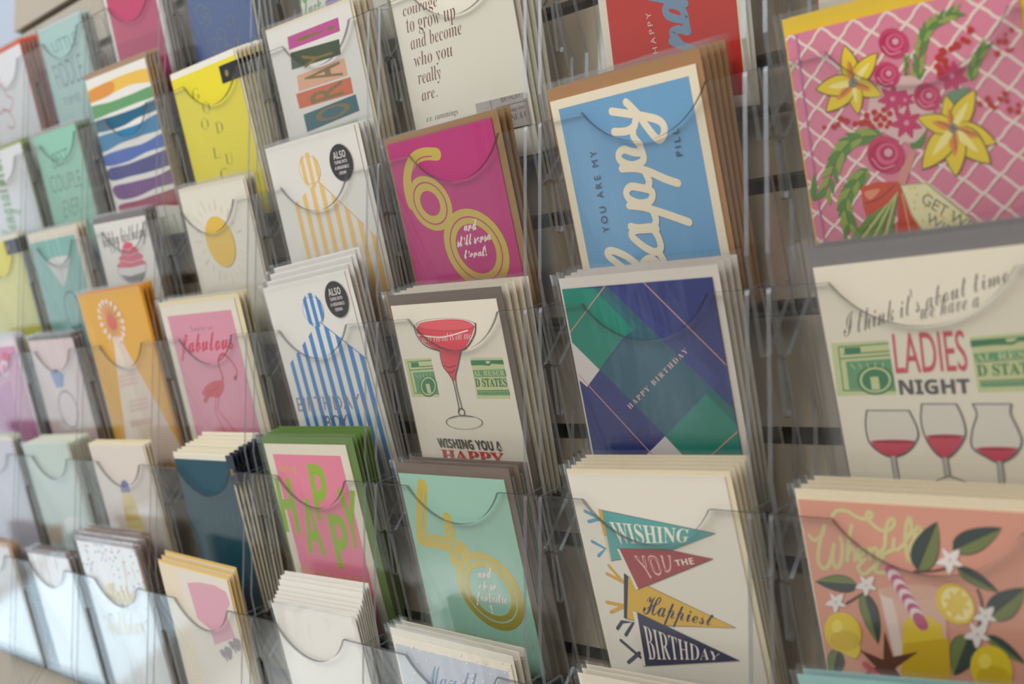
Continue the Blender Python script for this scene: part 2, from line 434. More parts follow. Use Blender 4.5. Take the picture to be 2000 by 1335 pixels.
CARDS = {}
def card(col, row, tl, tr, color, label, short, art=None, env=None, env_top=0.006, env_side=0.003, film=True, spare=2,
         width=None, bottom=None, over=0.003, base_art=None, parts=None, lean=None, spare_dx=0.0012, spare_dz=0.0008, film_top=0.0032, spare_label=None, hook=False, spare_env=None, tag_out=0.0, y0=0.0042):
    """tl, tr: where the card's top corners stand in its pocket's leaning plane"""
    ln = LEAN if lean is None else lean
    n = Vector((0, math.cos(ln), math.sin(ln)))
    zl = ZR - row * P
    d = n.dot(Vector((0, y0, zl)))
    A, B = cast(tl, n, d), cast(tr, n, d)
    ex = (B - A).normalized(); ez = ex.cross(n)
    w = width or (B - A).length
    cx = (4 - col) * W; mg = over if film else 0.0005
    sk = -ez.x * 0.155
    A.x = max(A.x, cx + XW0 + mg + (env_side * .4 if env else 0.0) + 0.0012 - min(0.0, sk))
    ext = A.x + w + (env_side if env else 0) + mg + max(0.0, sk) + tag_out
    lim = cx + XW1 - 0.0012
    if ext > lim: w -= ext - lim; ext = lim
    spare_dx = min(spare_dx, max(0.0, (lim - ext - 0.0008) / max(1, spare)))
    floor_z = zl - 0.1300 if bottom is None else zl - bottom
    h = (min(A.z, (A + ex * w).z) - floor_z) / abs(ez.z)
    base = A - ez * h
    mw = Matrix.Identity(4)
    for i, v in enumerate((ex, n, ez)):
        for j in range(3): mw[j][i] = v[j]
    mw.translation = base
    root = empty('greeting_card', mw)
    tag(root, label, 'greeting card')
    bm = bmesh.new(); sheet_body(bm, w, h)
    art_o = Art(mw, w, h)
    art_o.mats.append(paper(color))
    if art: art(art_o)
    me = bm_mesh(bm, 'printed_card')
    bm = bmesh.new(); bm.from_mesh(me); art_o.emit(bm, 0)
    bm.normal_update()
    bm.to_mesh(me); bm.free()
    link('printed_card', me, root, art_o.mats)
    y = 0.0008
    ew0, ew1, eh = -env_side * 0.4, w + env_side, h + env_top
    if env:
        bm = bmesh.new(); t = 0.00035
        box(bm, ew0, ew1, y, y + t, 0, eh)
        prism(bm, [(ew0 + 0.002, y + t, eh - 0.001), ((ew0 + ew1) / 2, y + t, eh * 0.5), (ew1 - 0.002, y + t, eh - 0.001)], (0, 0.00012, 0), 0, 0)
        link('envelope', bm_mesh(bm, 'envelope'), root, (paper(env),))
        y += t + 0.00018
    else: eh = h; ew0, ew1 = 0, w
    if film:
        mf = film_mesh(ew0 - over, ew1 + over, 0.0, eh + film_top, -0.0012, y + 0.0001, rnd.random() * 50)
        link('cellophane_sleeve', mf, root, (M_FILM, M_RIM))
    if parts: parts(root, mw, w, h)
    CARDS[(col, row)] = root
    # the spare copies standing behind it
    kids = list(root.children)
    keep = film and spare <= 4
    adep = min(0.0006, art_o.lay * 0.000012)
    if parts: adep = 0.0004
    step = (y + 0.0001 + 0.0014 + 0.00015) if keep else y + adep + 0.0002
    grp = 'spare %s cards' % short
    front = y + 0.0002 if film else y
    yb = front + (0.0015 if keep else adep + 0.0002)
    env2 = None
    if spare_env:
        env2 = next(c for c in kids if c.name.startswith('envelope')).data.copy(); env2.materials.clear(); env2.materials.append(paper(spare_env))
    for k in range(1, spare + 1):
        c = root.copy(); ROOT.objects.link(c)
        c['label'] = spare_label or ('spare copy stacked behind the front %s card' % short)
        c['group'] = grp
        tilt = Matrix.Rotation(-R(min(0.75, 4.2 / spare)) * k, 4, 'X')
        j = Matrix.Translation((k * spare_dx, yb + step * (k - 1), max(0, k * spare_dz * rnd.uniform(.85, 1.1))))
        c.matrix_world = mw @ j @ tilt
        for ch in kids:
            if ch.name.startswith('cellophane') and not keep: continue
            if ch.name.startswith('brand_tag') and hook: continue
            q = ch.copy(); ROOT.objects.link(q); q.parent = c
            if env2 and ch.name.startswith('envelope'): q.data = env2
    return root

WHITE, CREAM, IVORY = (236, 233, 226), (238, 230, 212), (240, 226, 196)
KRAFT, DARKENV, GREYENV = (176, 130, 84), (112, 100, 92), (128, 126, 128)
GOLD = foil((226, 202, 92))

# ---- right-hand column
def art_get_well(a):
    pink, cream = (224, 134, 160), (243, 222, 214)
    w, h = a.w, a.h
    dx, dz = 0.0187, 0.0163
    rows = []
    for k in range(-12, 14):
        for sg in (1, -1):
            q = []
            for i in range(0, 61):
                t = i / 60 * 0.17
                s_ = k * dx + sg * t * dx / dz + 0.0006 * sg * math.sin(t / dz * 4 * math.pi)
                q.append((s_ + 0.003, h - t))
            a.strip(cream, q, 0.0015)
    a.view(1450, 0, 2.669)
    a.line((196, 120, 170), [(282, 190), (350, 720), (432, 1275)], 1.3)
    leaf, leaf2 = (92, 140, 70), (150, 168, 80)
    def frond(path, size, c1=leaf, c2=leaf2):
        q = catmull(path, n=4)
        for i in range(1, len(q)):
            p, o = q[i], q[i - 1]; ux, uy = p[0] - o[0], p[1] - o[1]; l = math.hypot(ux, uy) or 1
            ux, uy = ux / l, uy / l
            for sg in (1, -1):
                a.petal(c1 if (i // 2 + (sg > 0)) % 2 else c2, o, (o[0] + (ux * .95 - uy * .5 * sg) * size, o[1] + (uy * .95 + ux * .5 * sg) * size), 0.17)
        a.line((80, 110, 60), path, 0.5)
    frond([(915, 420), (930, 250), (985, 130), (1120, 60)], 70)
    frond([(1190, 420), (1215, 330), (1265, 240)], 60)
    frond([(730, 705), (590, 725), (500, 820), (430, 1020)], 85)
    frond([(655, 880), (585, 960), (540, 1060), (560, 1190)], 80)
    frond([(860, 420), (855, 340), (858, 300)], 30)
    a.petal(leaf, (880, 770), (960, 680), 0.3); a.petal((110, 150, 120), (1040, 540), (1190, 455), 0.2); a.petal(leaf, (372, 1050), (376, 900), 0.12)
    a.poly((228, 190, 190), [(700, 450), (900, 400), (1000, 560), (900, 740), (740, 690), (660, 600)], True)
    def lily(ctr, tips, r=0.24):
        for t in tips:
            a.petal((120, 104, 50), ctr, (ctr[0] + (t[0] - ctr[0]) * 1.04, ctr[1] + (t[1] - ctr[1]) * 1.04), r * 1.1)
            a.petal((238, 208, 54), ctr, t, r)
        for i, t in enumerate(tips):
            if i % 2 == 0: a.petal((226, 142, 70), ctr, (ctr[0] + (t[0] - ctr[0]) * .62, ctr[1] + (t[1] - ctr[1]) * .62), 0.17)
            else: a.petal((248, 236, 150), ctr, (ctr[0] + (t[0] - ctr[0]) * .7, ctr[1] + (t[1] - ctr[1]) * .7), 0.12)
        a.ell((150, 140, 130), ctr, (26, 0), (0, 26))
        for t in tips[::2]: a.line((110, 84, 60), [ctr, (ctr[0] + (t[0] - ctr[0]) * .5 + 8, ctr[1] + (t[1] - ctr[1]) * .5 - 10)], 0.5)
    lily((580, 432), [(535, 240), (702, 278), (728, 498), (606, 592), (440, 580), (388, 465)])
    lily((1100, 668), [(1062, 500), (1212, 470), (1322, 745), (1292, 850), (1116, 914), (942, 878), (918, 612)])
    def rose(c, r):
        a.ell((206, 62, 110), c, (r, 0), (r * .12, r)); a.ell((184, 36, 82), (c[0] - r * .1, c[1] + r * .1), (r * .82, 0), (0, r * .8))
        a.ell((222, 98, 138), (c[0] + r * .08, c[1] - r * .05), (r * .6, 0), (0, r * .58)); a.ell((190, 44, 92), (c[0] + r * .12, c[1] - r * .1), (r * .42, 0), (0, r * .4))
        a.ell((226, 170, 186), (c[0] + r * .15, c[1] - r * .12), (r * .22, 0), (0, r * .22))
        a.line((236, 150, 176), [(c[0] - r * .7, c[1] + r * .2), (c[0] - r * .2, c[1] + r * .72), (c[0] + r * .5, c[1] + r * .55)], 0.7)
    rose((788, 225), 78); rose((755, 390), 68); rose((965, 505), 72); rose((748, 806), 98)
    def daisy(c, r):
        for k in range(7):
            t = k * 0.9 + .3; a.petal((204, 58, 112), c, (c[0] + r * math.cos(t), c[1] + r * math.sin(t)), 0.24)
        a.ell((232, 150, 170), c, (r * .16, 0), (0, r * .16))
    daisy((1095, 395), 85); daisy((785, 515), 82); daisy((858, 640), 88); daisy((850, 520), 55)
    for x, y, r in [(1190, 157, 20), (1152, 205, 17), (1120, 235, 20), (1090, 255, 17), (1045, 265, 21), (1025, 300, 21), (1055, 315, 18), (1018, 345, 18), (1035, 380, 21), (1065, 350, 16), (1175, 215, 15), (1405, 155, 13), (1372, 178, 9), (1370, 215, 17), (1338, 215, 14), (1330, 278, 17), (1385, 262, 12), (1405, 255, 9),
                    (1240, 540, 14), (1280, 515, 17), (1296, 545, 17), (1345, 515, 15), (1370, 488, 17), (1380, 525, 14), (1395, 570, 17), (1440, 582, 17), (1440, 545, 12), (1315, 560, 14), (428, 663, 10), (478, 660, 14), (500, 645, 12), (515, 618, 16), (545, 630, 16), (590, 645, 15), (620, 640, 16), (650, 600, 16), (660, 640, 17), (690, 585, 17), (700, 620, 17), (722, 650, 16), (740, 572, 15), (742, 618, 17), (770, 592, 16), (770, 640, 16), (680, 660, 14), (755, 660, 12), (640, 635, 14), (720, 600, 14)]:
        a.ell((196, 46, 44), (x, y), (r, 0), (0, r), n=12)
    a.poly((222, 150, 140), [(880, 785), (905, 800), (850, 965), (800, 950), (830, 880)])
    for x in (570, 640, 700, 770): a.line((112, 150, 72), [(812, 990), ((x + 812) / 2 - 10, 1120), (x, 1270)], (1.6, 4.5))
    for x in (605, 670, 735): a.line((196, 200, 140), [(812, 990), (x, 1270)], (0.8, 1.8))
    a.poly((212, 84, 60), [(620, 975), (700, 948), (815, 945), (830, 975), (760, 1060), (650, 1130), (630, 1060)])
    a.poly((236, 150, 120), [(640, 1000), (720, 985), (670, 1040)], True); a.line((150, 60, 50), [(640, 1060), (720, 1030), (800, 960)], 0.7)
    a.poly((206, 78, 58), [(815, 985), (845, 985), (960, 1240), (810, 1240)]); a.line((232, 150, 110), [(835, 1010), (880, 1230)], 1.0)
    a.poly((190, 180, 130), [(824, 962), (966, 950), (1250, 1180), (1330, 1290), (1000, 1290), (880, 1120)])
    a.poly((244, 236, 190), [(832, 968), (960, 957), (1240, 1185), (1310, 1290), (1010, 1290), (888, 1115)])
    for i in range(60):
        x, y = 850 + rnd.random() * 420, 960 + rnd.random() * 300
        if 968 + (x - 960) * .8 < y < 1000 + (x - 832) * 1.45: a.ell((236, 214, 110), (x, y), (9, 0), (0, 8), n=8)
    a.text((120, 124, 120), 'GET WELL', (932, 1052), (1262, 1258), (956, 1000), font='sans'); a.text((120, 124, 120), 'WISHES', (955, 1150), (1200, 1300), (975, 1105), font='sans')

def money(a, q1, q2):
    pale, dk, md = (204, 212, 158), (62, 130, 92), (104, 160, 118)
    for q in (q1, q2):
        if q: a.poly(pale, q)
    def L(q, u, v):
        return tuple((1 - v) * ((1 - u) * q[0][j] + u * q[1][j]) + v * ((1 - u) * q[3][j] + u * q[2][j]) for j in (0, 1))
    def patch(q, c, *uv): a.poly(c, [L(q, *p) for p in uv])
    if q1:
        for p0, p1 in (((.12, .08), (1, .06)), ((.12, .08), (.12, .9)), ((.12, .9), (1, .92)), ((.2, .22), (1, .2)), ((.12, .3), (1, .27))): a.line(dk, [L(q1, *p0), L(q1, *p1)], 0.6)
        patch(q1, dk, (.22, .1), (.5, .1), (.5, .2), (.22, .21)); patch(q1, md, (.22, .36), (1, .34), (1, .9), (.22, .88))
        a.ell(dk, L(q1, .68, .72), ((q1[1][0] - q1[0][0]) * .33, 0), (0, (q1[3][1] - q1[0][1]) * .28))
        a.ell(pale, L(q1, .68, .72), ((q1[1][0] - q1[0][0]) * .28, 0), (0, (q1[3][1] - q1[0][1]) * .24), hole=.86)
        patch(q1, pale, (.6, .66), (.74, .66), (.74, .9), (.6, .9))
        for k in range(5): a.line(pale, [L(q1, .3 + k * .14, .4), L(q1, .36 + k * .12, .5)], 0.5)
    if q2:
        patch(q2, dk, (0, .06), (1, .06), (1, .16), (.62, .14), (.55, .19), (.3, .17), (0, .18)); patch(q2, pale, (.45, .08), (.62, .08), (.56, .14), (.48, .14))
        patch(q2, md, (.02, .3), (1, .28), (1, .45), (.03, .46)); a.text(pale, 'AL RESER', L(q2, .03, .44), L(q2, .97, .43), L(q2, .03, .31), font='serif')
        a.text(dk, 'D STATES', L(q2, .03, .7), L(q2, .97, .7), L(q2, .03, .5), font='serif'); patch(q2, md, (.05, .83), (1, .82), (1, .9), (.05, .9)); a.line(dk, [L(q2, .04, .8), L(q2, 1, .79)], .5)

def art_ladies(a):
    a.view(1450, 420, 2.473)
    ink = (108, 106, 104)
    a.text(ink, "I think it's about time", (492, 590), (1290, 318), (480, 462), (1262, 218), font='script', off=-0.005)
    a.text(ink, 'we have a', (862, 505), (1146, 442), (852, 410), (1138, 350), font='script', off=-0.005)
    money(a, [(428, 618), (702, 603), (745, 866), (458, 873)], [(1098, 588), (1470, 556), (1500, 846), (1138, 856)])
    a.text((214, 84, 100), 'LADIES', (742, 762), (1092, 748), (722, 570), (1068, 552), font='sans', off=0.0)
    a.text((92, 92, 100), 'NIGHT', (762, 864), (1104, 858), (752, 794), (1096, 788), font='bold', off=0.012)
    g, wine, wd = (92, 96, 108), (206, 66, 92), (170, 40, 66)
    def glass(pts, lvl, rim, foot):
        a.poly((226, 220, 208), pts, False)
        body = catmull(pts, False, 8)
        wn = [p for p in body if p[1] >= lvl]
        a.poly(wine, wn)
        xs = [p[0] for p in wn]; a.ell(wd, ((min(xs) + max(xs)) / 2, lvl), ((max(xs) - min(xs)) / 2, 0), (0, 9))
        a.line(g, pts, 0.9); a.line(g, rim, 0.6, False)
        bx = pts[len(pts) // 2]
        a.poly((190, 186, 178), [(bx[0] - 10, bx[1] - 4), (bx[0] + 14, bx[1] - 4), (foot[0] + 14, foot[1]), (foot[0] - 12, foot[1])])
        a.line(g, [(bx[0] + 14, bx[1]), (foot[0] + 14, foot[1])], 0.5); a.line(g, [(bx[0] - 10, bx[1]), (foot[0] - 12, foot[1])], 0.4); a.ell(g, (foot[0], foot[1] + 14), (72, 0), (4, 17), hole=.9)
    glass([(602, 942), (596, 1010), (612, 1090), (660, 1140), (728, 1166), (800, 1140), (846, 1080), (846, 1030), (806, 942)], 1092, [(602, 942), (806, 942)], (752, 1310))
    glass([(868, 910), (864, 985), (882, 1062), (925, 1135), (978, 1172), (1030, 1140), (1078, 1062), (1066, 980), (1034, 910)], 1066, [(868, 910), (1034, 910)], (998, 1290))
    glass([(1114, 910), (1134, 960), (1112, 1040), (1112, 1118), (1180, 1165), (1242, 1190), (1310, 1160), (1350, 1100), (1336, 1040), (1298, 960), (1300, 910)], 1126, [(1114, 910), (1300, 910)], (1258, 1330))
    a.poly((240, 232, 212), [(860, 1330), (930, 1285), (1000, 1262), (1070, 1285), (1140, 1330)], False); a.line(g, [(840, 1318), (930, 1284), (1000, 1260), (1075, 1284), (1170, 1322)], 0.6)
    a.text((204, 64, 60), 'GLASS IS', (895, 1338), (1100, 1345), (893, 1290), (1098, 1296), font='bold')

def art_life(a):
    a.view(1450, 840, 2.696)
    mint = (214, 206, 150)
    for s in ([(352, 552), (378, 578), (418, 552), (432, 500)], [(432, 500), (405, 600), (400, 690), (428, 726), (458, 700), (482, 600)], [(482, 600), (476, 680), (494, 722), (520, 690), (526, 610), (516, 565)],
              [(575, 500), (558, 600), (552, 685)], [(556, 650), (576, 612), (592, 640), (592, 685)], [(612, 662), (642, 642), (630, 616), (606, 640), (616, 682), (650, 676)], [(668, 622), (672, 676)], [(672, 645), (695, 618), (712, 640), (714, 680), (742, 664)],
              [(474, 450), (498, 424), (548, 424), (602, 454), (640, 466), (680, 456), (676, 430), (654, 440), (666, 472), (720, 520), (772, 524), (802, 490), (790, 464), (764, 492), (754, 560), (750, 612), (728, 640), (742, 652), (792, 628)],
              [(800, 572), (796, 618), (818, 626), (850, 600)], [(850, 600), (888, 530), (884, 460), (864, 500), (860, 600), (878, 684), (900, 670), (884, 618), (905, 580)], [(902, 560), (940, 540), (930, 506), (906, 540), (916, 582), (952, 576)], [(640, 690), (610, 722), (640, 756), (690, 722), (722, 690), (700, 740), (762, 750)]):
        a.line(mint, s, 2.1)
    a.line((100, 66, 70), [(905, 742), (1000, 740), (1100, 720)], 1.2); a.line((100, 66, 80), [(1240, 840), (1262, 920), (1240, 1060)], 1.4); a.line((100, 66, 70), [(550, 910), (650, 850)], 1.4)
    def leaf(b, t, r):
        a.petal((62, 74, 74), b, t, r, 10); bx, tx = a.c(b), a.c(t)
        dx, dy = tx[0] - bx[0], tx[1] - bx[1]
        pts = [bx] + [(bx[0] + dx * k / 8 - dy * -r * .92 * math.sin(math.pi * (k / 8) ** .7) ** .8, bx[1] + dy * k / 8 + dx * -r * .92 * math.sin(math.pi * (k / 8) ** .7) ** .8) for k in range(1, 8)] + [tx]
        a.fill((118, 130, 80), pts)
        a.line((52, 62, 60), [b, t], 0.5)
    for l in [((922, 738), (1025, 480), .22), ((1108, 630), (1366, 512), .2), ((606, 812), (386, 796), .2), ((642, 850), (716, 1122), .19), ((1130, 722), (1352, 852), .18), ((1300, 985), (1490, 828), .24), ((1196, 1078), (1116, 1288), .26), ((1288, 1078), (1492, 1226), .18), ((508, 1152), (470, 1312), .24)]: leaf(*l)
    # tumbler of lemonade
    a.poly((228, 184, 166), [(715, 832), (860, 812), (1062, 850), (1102, 1345), (832, 1345)]); a.poly((236, 214, 204), [(722, 850), (780, 840), (820, 1000), (850, 1180), (805, 1190)])
    a.ell((224, 176, 158), (890, 850), (170, 0), (0, 42)); a.poly((232, 200, 62), [(852, 1000), (900, 962), (990, 980), (1052, 1022), (1098, 1345), (832, 1345), (840, 1180)]); a.poly((214, 176, 40), [(850, 1120), (1090, 1090), (1098, 1345), (832, 1345)])
    for k in range(11):
        t0, t1 = k / 11, (k + 1) / 11; f = lambda t: (786 + 160 * t, 738 + 278 * t)
        a.line((196, 90, 130) if k % 2 == 0 else (240, 220, 224), [f(t0), f(t1)], 7.0, False)
    a.ell((238, 202, 60), (1122, 912), (100, 0), (28, 108)); a.ell((248, 234, 170), (1130, 912), (80, 0), (22, 88))
    for k in range(8):
        t = k * math.pi / 4 + .3; a.petal((236, 206, 88), (1130, 912), (1130 + 78 * math.cos(t), 912 + 84 * math.sin(t)), .22)
    def lemon(c, r, nub):
        a.ell((232, 204, 48), c, (r, 0), (r * .12, r * 1.08)); a.petal((232, 204, 48), c, nub, .42, 8, .6); a.ell((216, 182, 34), (c[0] + r * .1, c[1] + r * .42), (r * .8, 0), (r * .05, r * .56)); a.ell((244, 224, 100), (c[0] - r * .3, c[1] - r * .35), (r * .3, 0), (0, r * .35))
    lemon((530, 1062), 98, (600, 1200)); lemon((1312, 1252), 112, (1400, 1400))
    a.poly((104, 62, 48), [(748, 1055), (792, 1190), (928, 1162), (805, 1250), (880, 1350), (520, 1350), (705, 1242), (618, 1152), (745, 1205)]); a.line((206, 90, 110), [(650, 1232), (760, 1330)], 4.0)
    def star(c, r):
        for k in range(5):
            t = k * 1.2566 + .4; a.petal((238, 232, 230), c, (c[0] + r * math.cos(t), c[1] + r * math.sin(t)), .24)
        a.ell((222, 196, 190), c, (r * .14, 0), (0, r * .14), n=10)
    for s in [((1095, 682), 76), ((655, 812), 60), ((495, 902), 58), ((1282, 975), 66), ((1240, 1072), 74)]: star(*s)

card(1, 0, (1585, -330), (1960, -420), CREAM, 'plain cream card high in the right edge column above the floral card', 'cream top right', width=.117, spare=2, env=(205, 60, 50))
card(1, 1, (1534, 71), (1985, -40), (224, 134, 160), 'pink lattice card of yellow lilies and roses with yellow envelope', 'pink floral', art_get_well, env=(238, 200, 50), env_top=.009, spare=1, over=.004)
card(1, 2, (1587.5, 523), (2000, 476.6), CREAM, 'cream ladies night card with three wine glasses and grey envelope', 'ladies night', art_ladies, env=GREYENV, env_top=.010, env_side=.004, width=.117, spare=2, over=.011)
card(1, 3, (1557.6, 975), (2000, 1002), (222, 158, 138), 'coral card of lemons and lemonade lettered in pale yellow', 'lemonade', art_life, env=IVORY, env_top=.006, spare=3)
card(1, 4, (1556, 1316), (2000, 1356), (150, 196, 196), 'pale teal card top showing in the lowest right corner pocket', 'pale teal', width=.117, spare=1)

# ---- second column from the right
def art_red(a):
    a.rect((206, 52, 44), 6, 7, 6, 6); a.view(1000, 0, 2.966)
    blue = (126, 156, 186)
    for s in ([(1056, 288), (990, 266), (925, 238)], [(985, 264), (942, 214), (930, 186), (962, 170), (1020, 182)], [(1020, 182), (1010, 140), (1005, 100)], [(1005, 112), (960, 110), (905, 90), (890, 50), (920, 26), (980, 46), (1002, 86)], [(1004, 20), (930, 4), (800, -20)], [(1040, 330), (985, 350), (945, 345)], [(1050, 288), (1050, 320), (1030, 335)]):
        a.line(blue, s, 5.0)
    a.text((236, 214, 196), 'HAPPY', (848, 306), (803, 70), (820, 312), font='sans', sp=1.5)
def art_pill(a):
    cr = (244, 232, 206)
    a.rect((114, 168, 212), 6.2, 6.5, 6.2, 6.0); a.view(1000, 0, 2.966)
    for s in ([(660, 592), (692, 622), (735, 668), (780, 732), (828, 792), (856, 808), (880, 775), (878, 726), (840, 692), (740, 668), (650, 655), (577, 645)], [(592, 763), (660, 760), (705, 735), (716, 700), (732, 668)],
              [(700, 742), (706, 792), (742, 838)], [(742, 838), (746, 880), (700, 880), (650, 866), (620, 890), (630, 930), (690, 956), (742, 944), (764, 918), (752, 870)], [(637, 976), (720, 974), (800, 996), (890, 1036), (962, 1060)], [(742, 944), (720, 972)], [(770, 990), (796, 1050), (784, 1090)],
              [(792, 1096), (740, 1085), (690, 1080), (664, 1110), (680, 1150), (740, 1176), (800, 1165), (816, 1120), (790, 1090)], [(681, 1190), (760, 1198), (850, 1224), (950, 1258), (1028, 1286)], [(800, 1165), (780, 1196)], [(815, 1215), (836, 1270), (826, 1310)]): a.line(cr, s, 5.0)
    a.view(1000, 420, 2.902)
    for s in ([(822, 76), (760, 80), (700, 86), (680, 112), (710, 146), (770, 190), (820, 208), (846, 180), (830, 120), (800, 74)], [(676, 64), (720, 72), (790, 66)], [(832, 206), (864, 262), (852, 300), (800, 280)], [(690, 340), (600, 272), (552, 232), (546, 206), (580, 202), (650, 232), (730, 290), (790, 340)], [(752, 326), (746, 272), (786, 244), (826, 268), (870, 330)]): a.line(cr, s, 5.0)
    a.view(1000, 0, 2.966); nv = (44, 58, 92)
    a.text(nv, 'YOU ARE MY', (566, 1340), (488, 868), (531, 1347), sp=1.5); a.text(nv, 'PILL', (990, 898), (966, 742), (955, 905), sp=1.5)
def art_navy(a):
    a.view(1000, 420, 2.902)
    em, te, dk, gy, rg = (22, 132, 112), (44, 92, 112), (24, 100, 96), (214, 206, 204), (206, 150, 136)
    a.poly(em, [(200, 418), (462, 413), (690, 650), (626, 700), (496, 876), (180, 580)]); a.poly(te, [(462, 414), (545, 408), (1140, 985), (870, 1250), (500, 876), (640, 700), (690, 648)]); a.poly((52, 62, 128), [(545, 408), (600, 404), (1190, 930), (1140, 985)])
    a.poly((40, 104, 112), [(462, 414), (500, 411), (740, 650), (690, 650)])
    a.poly(gy, [(180, 560), (497, 876), (426, 972), (180, 760)]); a.poly((34, 128, 112), [(868, 1252), (1100, 1015), (1400, 1300), (1400, 1500), (1020, 1420)]); a.poly(dk, [(1100, 1015), (1138, 985), (1400, 1235), (1400, 1310)]); a.poly(gy, [(868, 1252), (1025, 1420), (700, 1420)])
    for p, q in (((525, 404), (300, 705)), ((745, 380), (1340, 972)), ((380, 905), (860, 1425)), ((1330, 1180), (1080, 1405))): a.line(rg, [p, q], 0.7, False)
    a.text((226, 186, 180), 'HAPPY BIRTHDAY', (672, 1100), (1002, 772), (652, 1078), font='serif', off=-0.004, sp=1.4)
def art_pennants(a):
    a.view(1000, 840, 2.696); cr = (244, 236, 220); nv = (46, 50, 84); ink = (90, 80, 80)
    def flag(q, c): a.poly(c, q); a.line(ink, q, 0.35, False, True)
    for c, ls in (((96, 168, 200), [[(384, 425), (440, 452)], [(404, 480), (458, 466)], [(422, 584), (492, 622), (456, 660)]]), ((226, 172, 72), [[(510, 712), (586, 798)], [(500, 754), (586, 798)], [(500, 904), (590, 922)], [(522, 956), (590, 924)]]), (nv, [[(556, 1042), (580, 1006), (640, 1010), (600, 1076)], [(575, 1105), (676, 1192)], [(614, 1220), (672, 1170)]])):
        for l in ls: a.line(c, l, 2.4, False)
    flag([(455, 415), (1072, 542), (815, 640), (522, 686)], (96, 172, 170)); a.poly((228, 176, 60), [(455, 415), (474, 419), (500, 548), (484, 552)]); a.poly((236, 206, 176), [(486, 556), (500, 552), (526, 685), (518, 686)])
    a.text(cr, 'WISHING', (556, 596), (926, 588), (512, 478), (940, 520), font='serif')
    flag([(592, 752), (614, 770), (1180, 1038), (810, 1026), (608, 992), (592, 986)], (230, 184, 66)); a.poly(nv, [(592, 750), (614, 768), (608, 990), (592, 985)])
    a.text(nv, 'Happiest', (690, 962), (1064, 1030), (700, 850), (1062, 965), font='script')
    flag([(552, 620), (820, 626), (1060, 675), (660, 838)], (168, 74, 80)); a.poly(cr, [(553, 621), (568, 623), (668, 834), (656, 837)])
    a.text((240, 190, 184), 'YOU', (716, 782), (842, 738), (642, 656), (836, 655), font='bold'); a.text((168, 74, 80), 'YOU', (719, 770), (836, 732), (652, 664), (830, 662), font='sans', off=-0.012); a.text(cr, 'THE', (868, 712), (962, 702), (856, 682), (952, 668), font='bold')
    flag([(638, 945), (1202, 1210), (694, 1238)], (52, 54, 92)); a.poly(cr, [(638, 946), (660, 956), (706, 1236), (694, 1237)])
    a.text(cr, 'BIRTHDAY', (724, 1206), (1088, 1206), (690, 1020), (1098, 1176), font='serif', off=-0.01)

card(2, 0, (1146, -190), (1440, -276), CREAM, 'red card lettered sideways in pale blue above the happy pill card', 'red sideways lettered', art_red, env=(208, 206, 200), spare=0, env_top=.004)
card(2, 1, (1074, 199), (1358, 124), (244, 232, 206), 'sky blue happy pill card with cream border and kraft envelope', 'blue happy pill', art_pill, env=KRAFT, env_top=.008, env_side=.004, spare=4, over=.004)
card(2, 2, (1097.5, 565), (1389.4, 541), (46, 56, 118), 'navy and green geometric happy birthday card with pale envelope', 'navy geometric', art_navy, env=(214, 206, 198), env_top=.007, env_side=.005, spare=3, over=.005)
card(2, 3, (1109.4, 924.6), (1424, 931), (240, 234, 222), 'cream card of four coloured pennants wishing the happiest birthday', 'pennant', art_pennants, env=IVORY, env_top=.003, env_side=.004, spare=4, over=.004, width=.122)
card(2, 4, (1128, 1313), (1420, 1368), CREAM, 'cream card top peeking up below the pennant card', 'cream under pennants', width=.118, spare=2)

# ---- third column
def art_courage(a):
    a.view(450, 0, 2.967); ink = (120, 62, 44)
    for s, A, B in (('It takes', (985, 0), (1180, -58)), ('courage', (1004, 97), (1204, 34)), ('to grow up', (1028, 192), (1310, 107)), ('and become', (1050, 290), (1346, 196)), ('who you', (1072, 390), (1292, 322)), ('really', (1094, 490), (1226, 452)), ('are.', (1114, 586), (1202, 560))):
        asc = 44 if s in ('courage', 'are.') else 78
        a.text(ink, s, A, B, (A[0] - asc * .22, A[1] - asc), font='bitalic', off=-0.012)
    a.text((104, 88, 80), 'e.e. cummings', (1140, 706), (1322, 660), (1134, 672), font='bitalic', off=-.012)
def tag_crane(root, mw, w, h):
    v = Art(mw, w, h).view(450, 0, 2.967)
    bl, tr, tl = v.c((1462, 770)), v.c((1790, 476)), v.c((1420, 577))
    x0, x1, z0, z1 = tl[0], tl[0] + .052, bl[1] - .001, tl[1] - .003
    mw2 = mw @ Matrix.Translation((x0, -0.0011, z0)); aw, ah = x1 - x0, z1 - z0
    a = Art(mw2, aw, ah); a.view(450, 0, 2.967); a.mats.append(paper((184, 178, 172))); ink = (84, 84, 84)
    a.text(ink, 'BIRTHDAY', (1572, 594), (1686, 560), (1565, 566), font='sans'); a.line(ink, [(1540, 625), (1760, 570)], .5, False); a.line(ink, [(1505, 580), (1516, 632)], .5, False)
    a.text(ink, 'greetings from', (1585, 660), (1712, 622), (1581, 636), font='serif', off=-.02); a.text(ink, 'CRANE & CO.', (1574, 716), (1756, 664), (1566, 682), font='serif', off=-.02)
    bm = bmesh.new(); box(bm, 0, aw, 0, 0.0002, 0, ah); me = bm_mesh(bm, 'maker_label')
    bm = bmesh.new(); bm.from_mesh(me); a.emit(bm, 0); bm.to_mesh(me); bm.free()
    o = link('maker_label', me, root, a.mats); o.location = (x0, -0.0011, z0); o['label'] = 'grey paper maker label across the lower right corner'
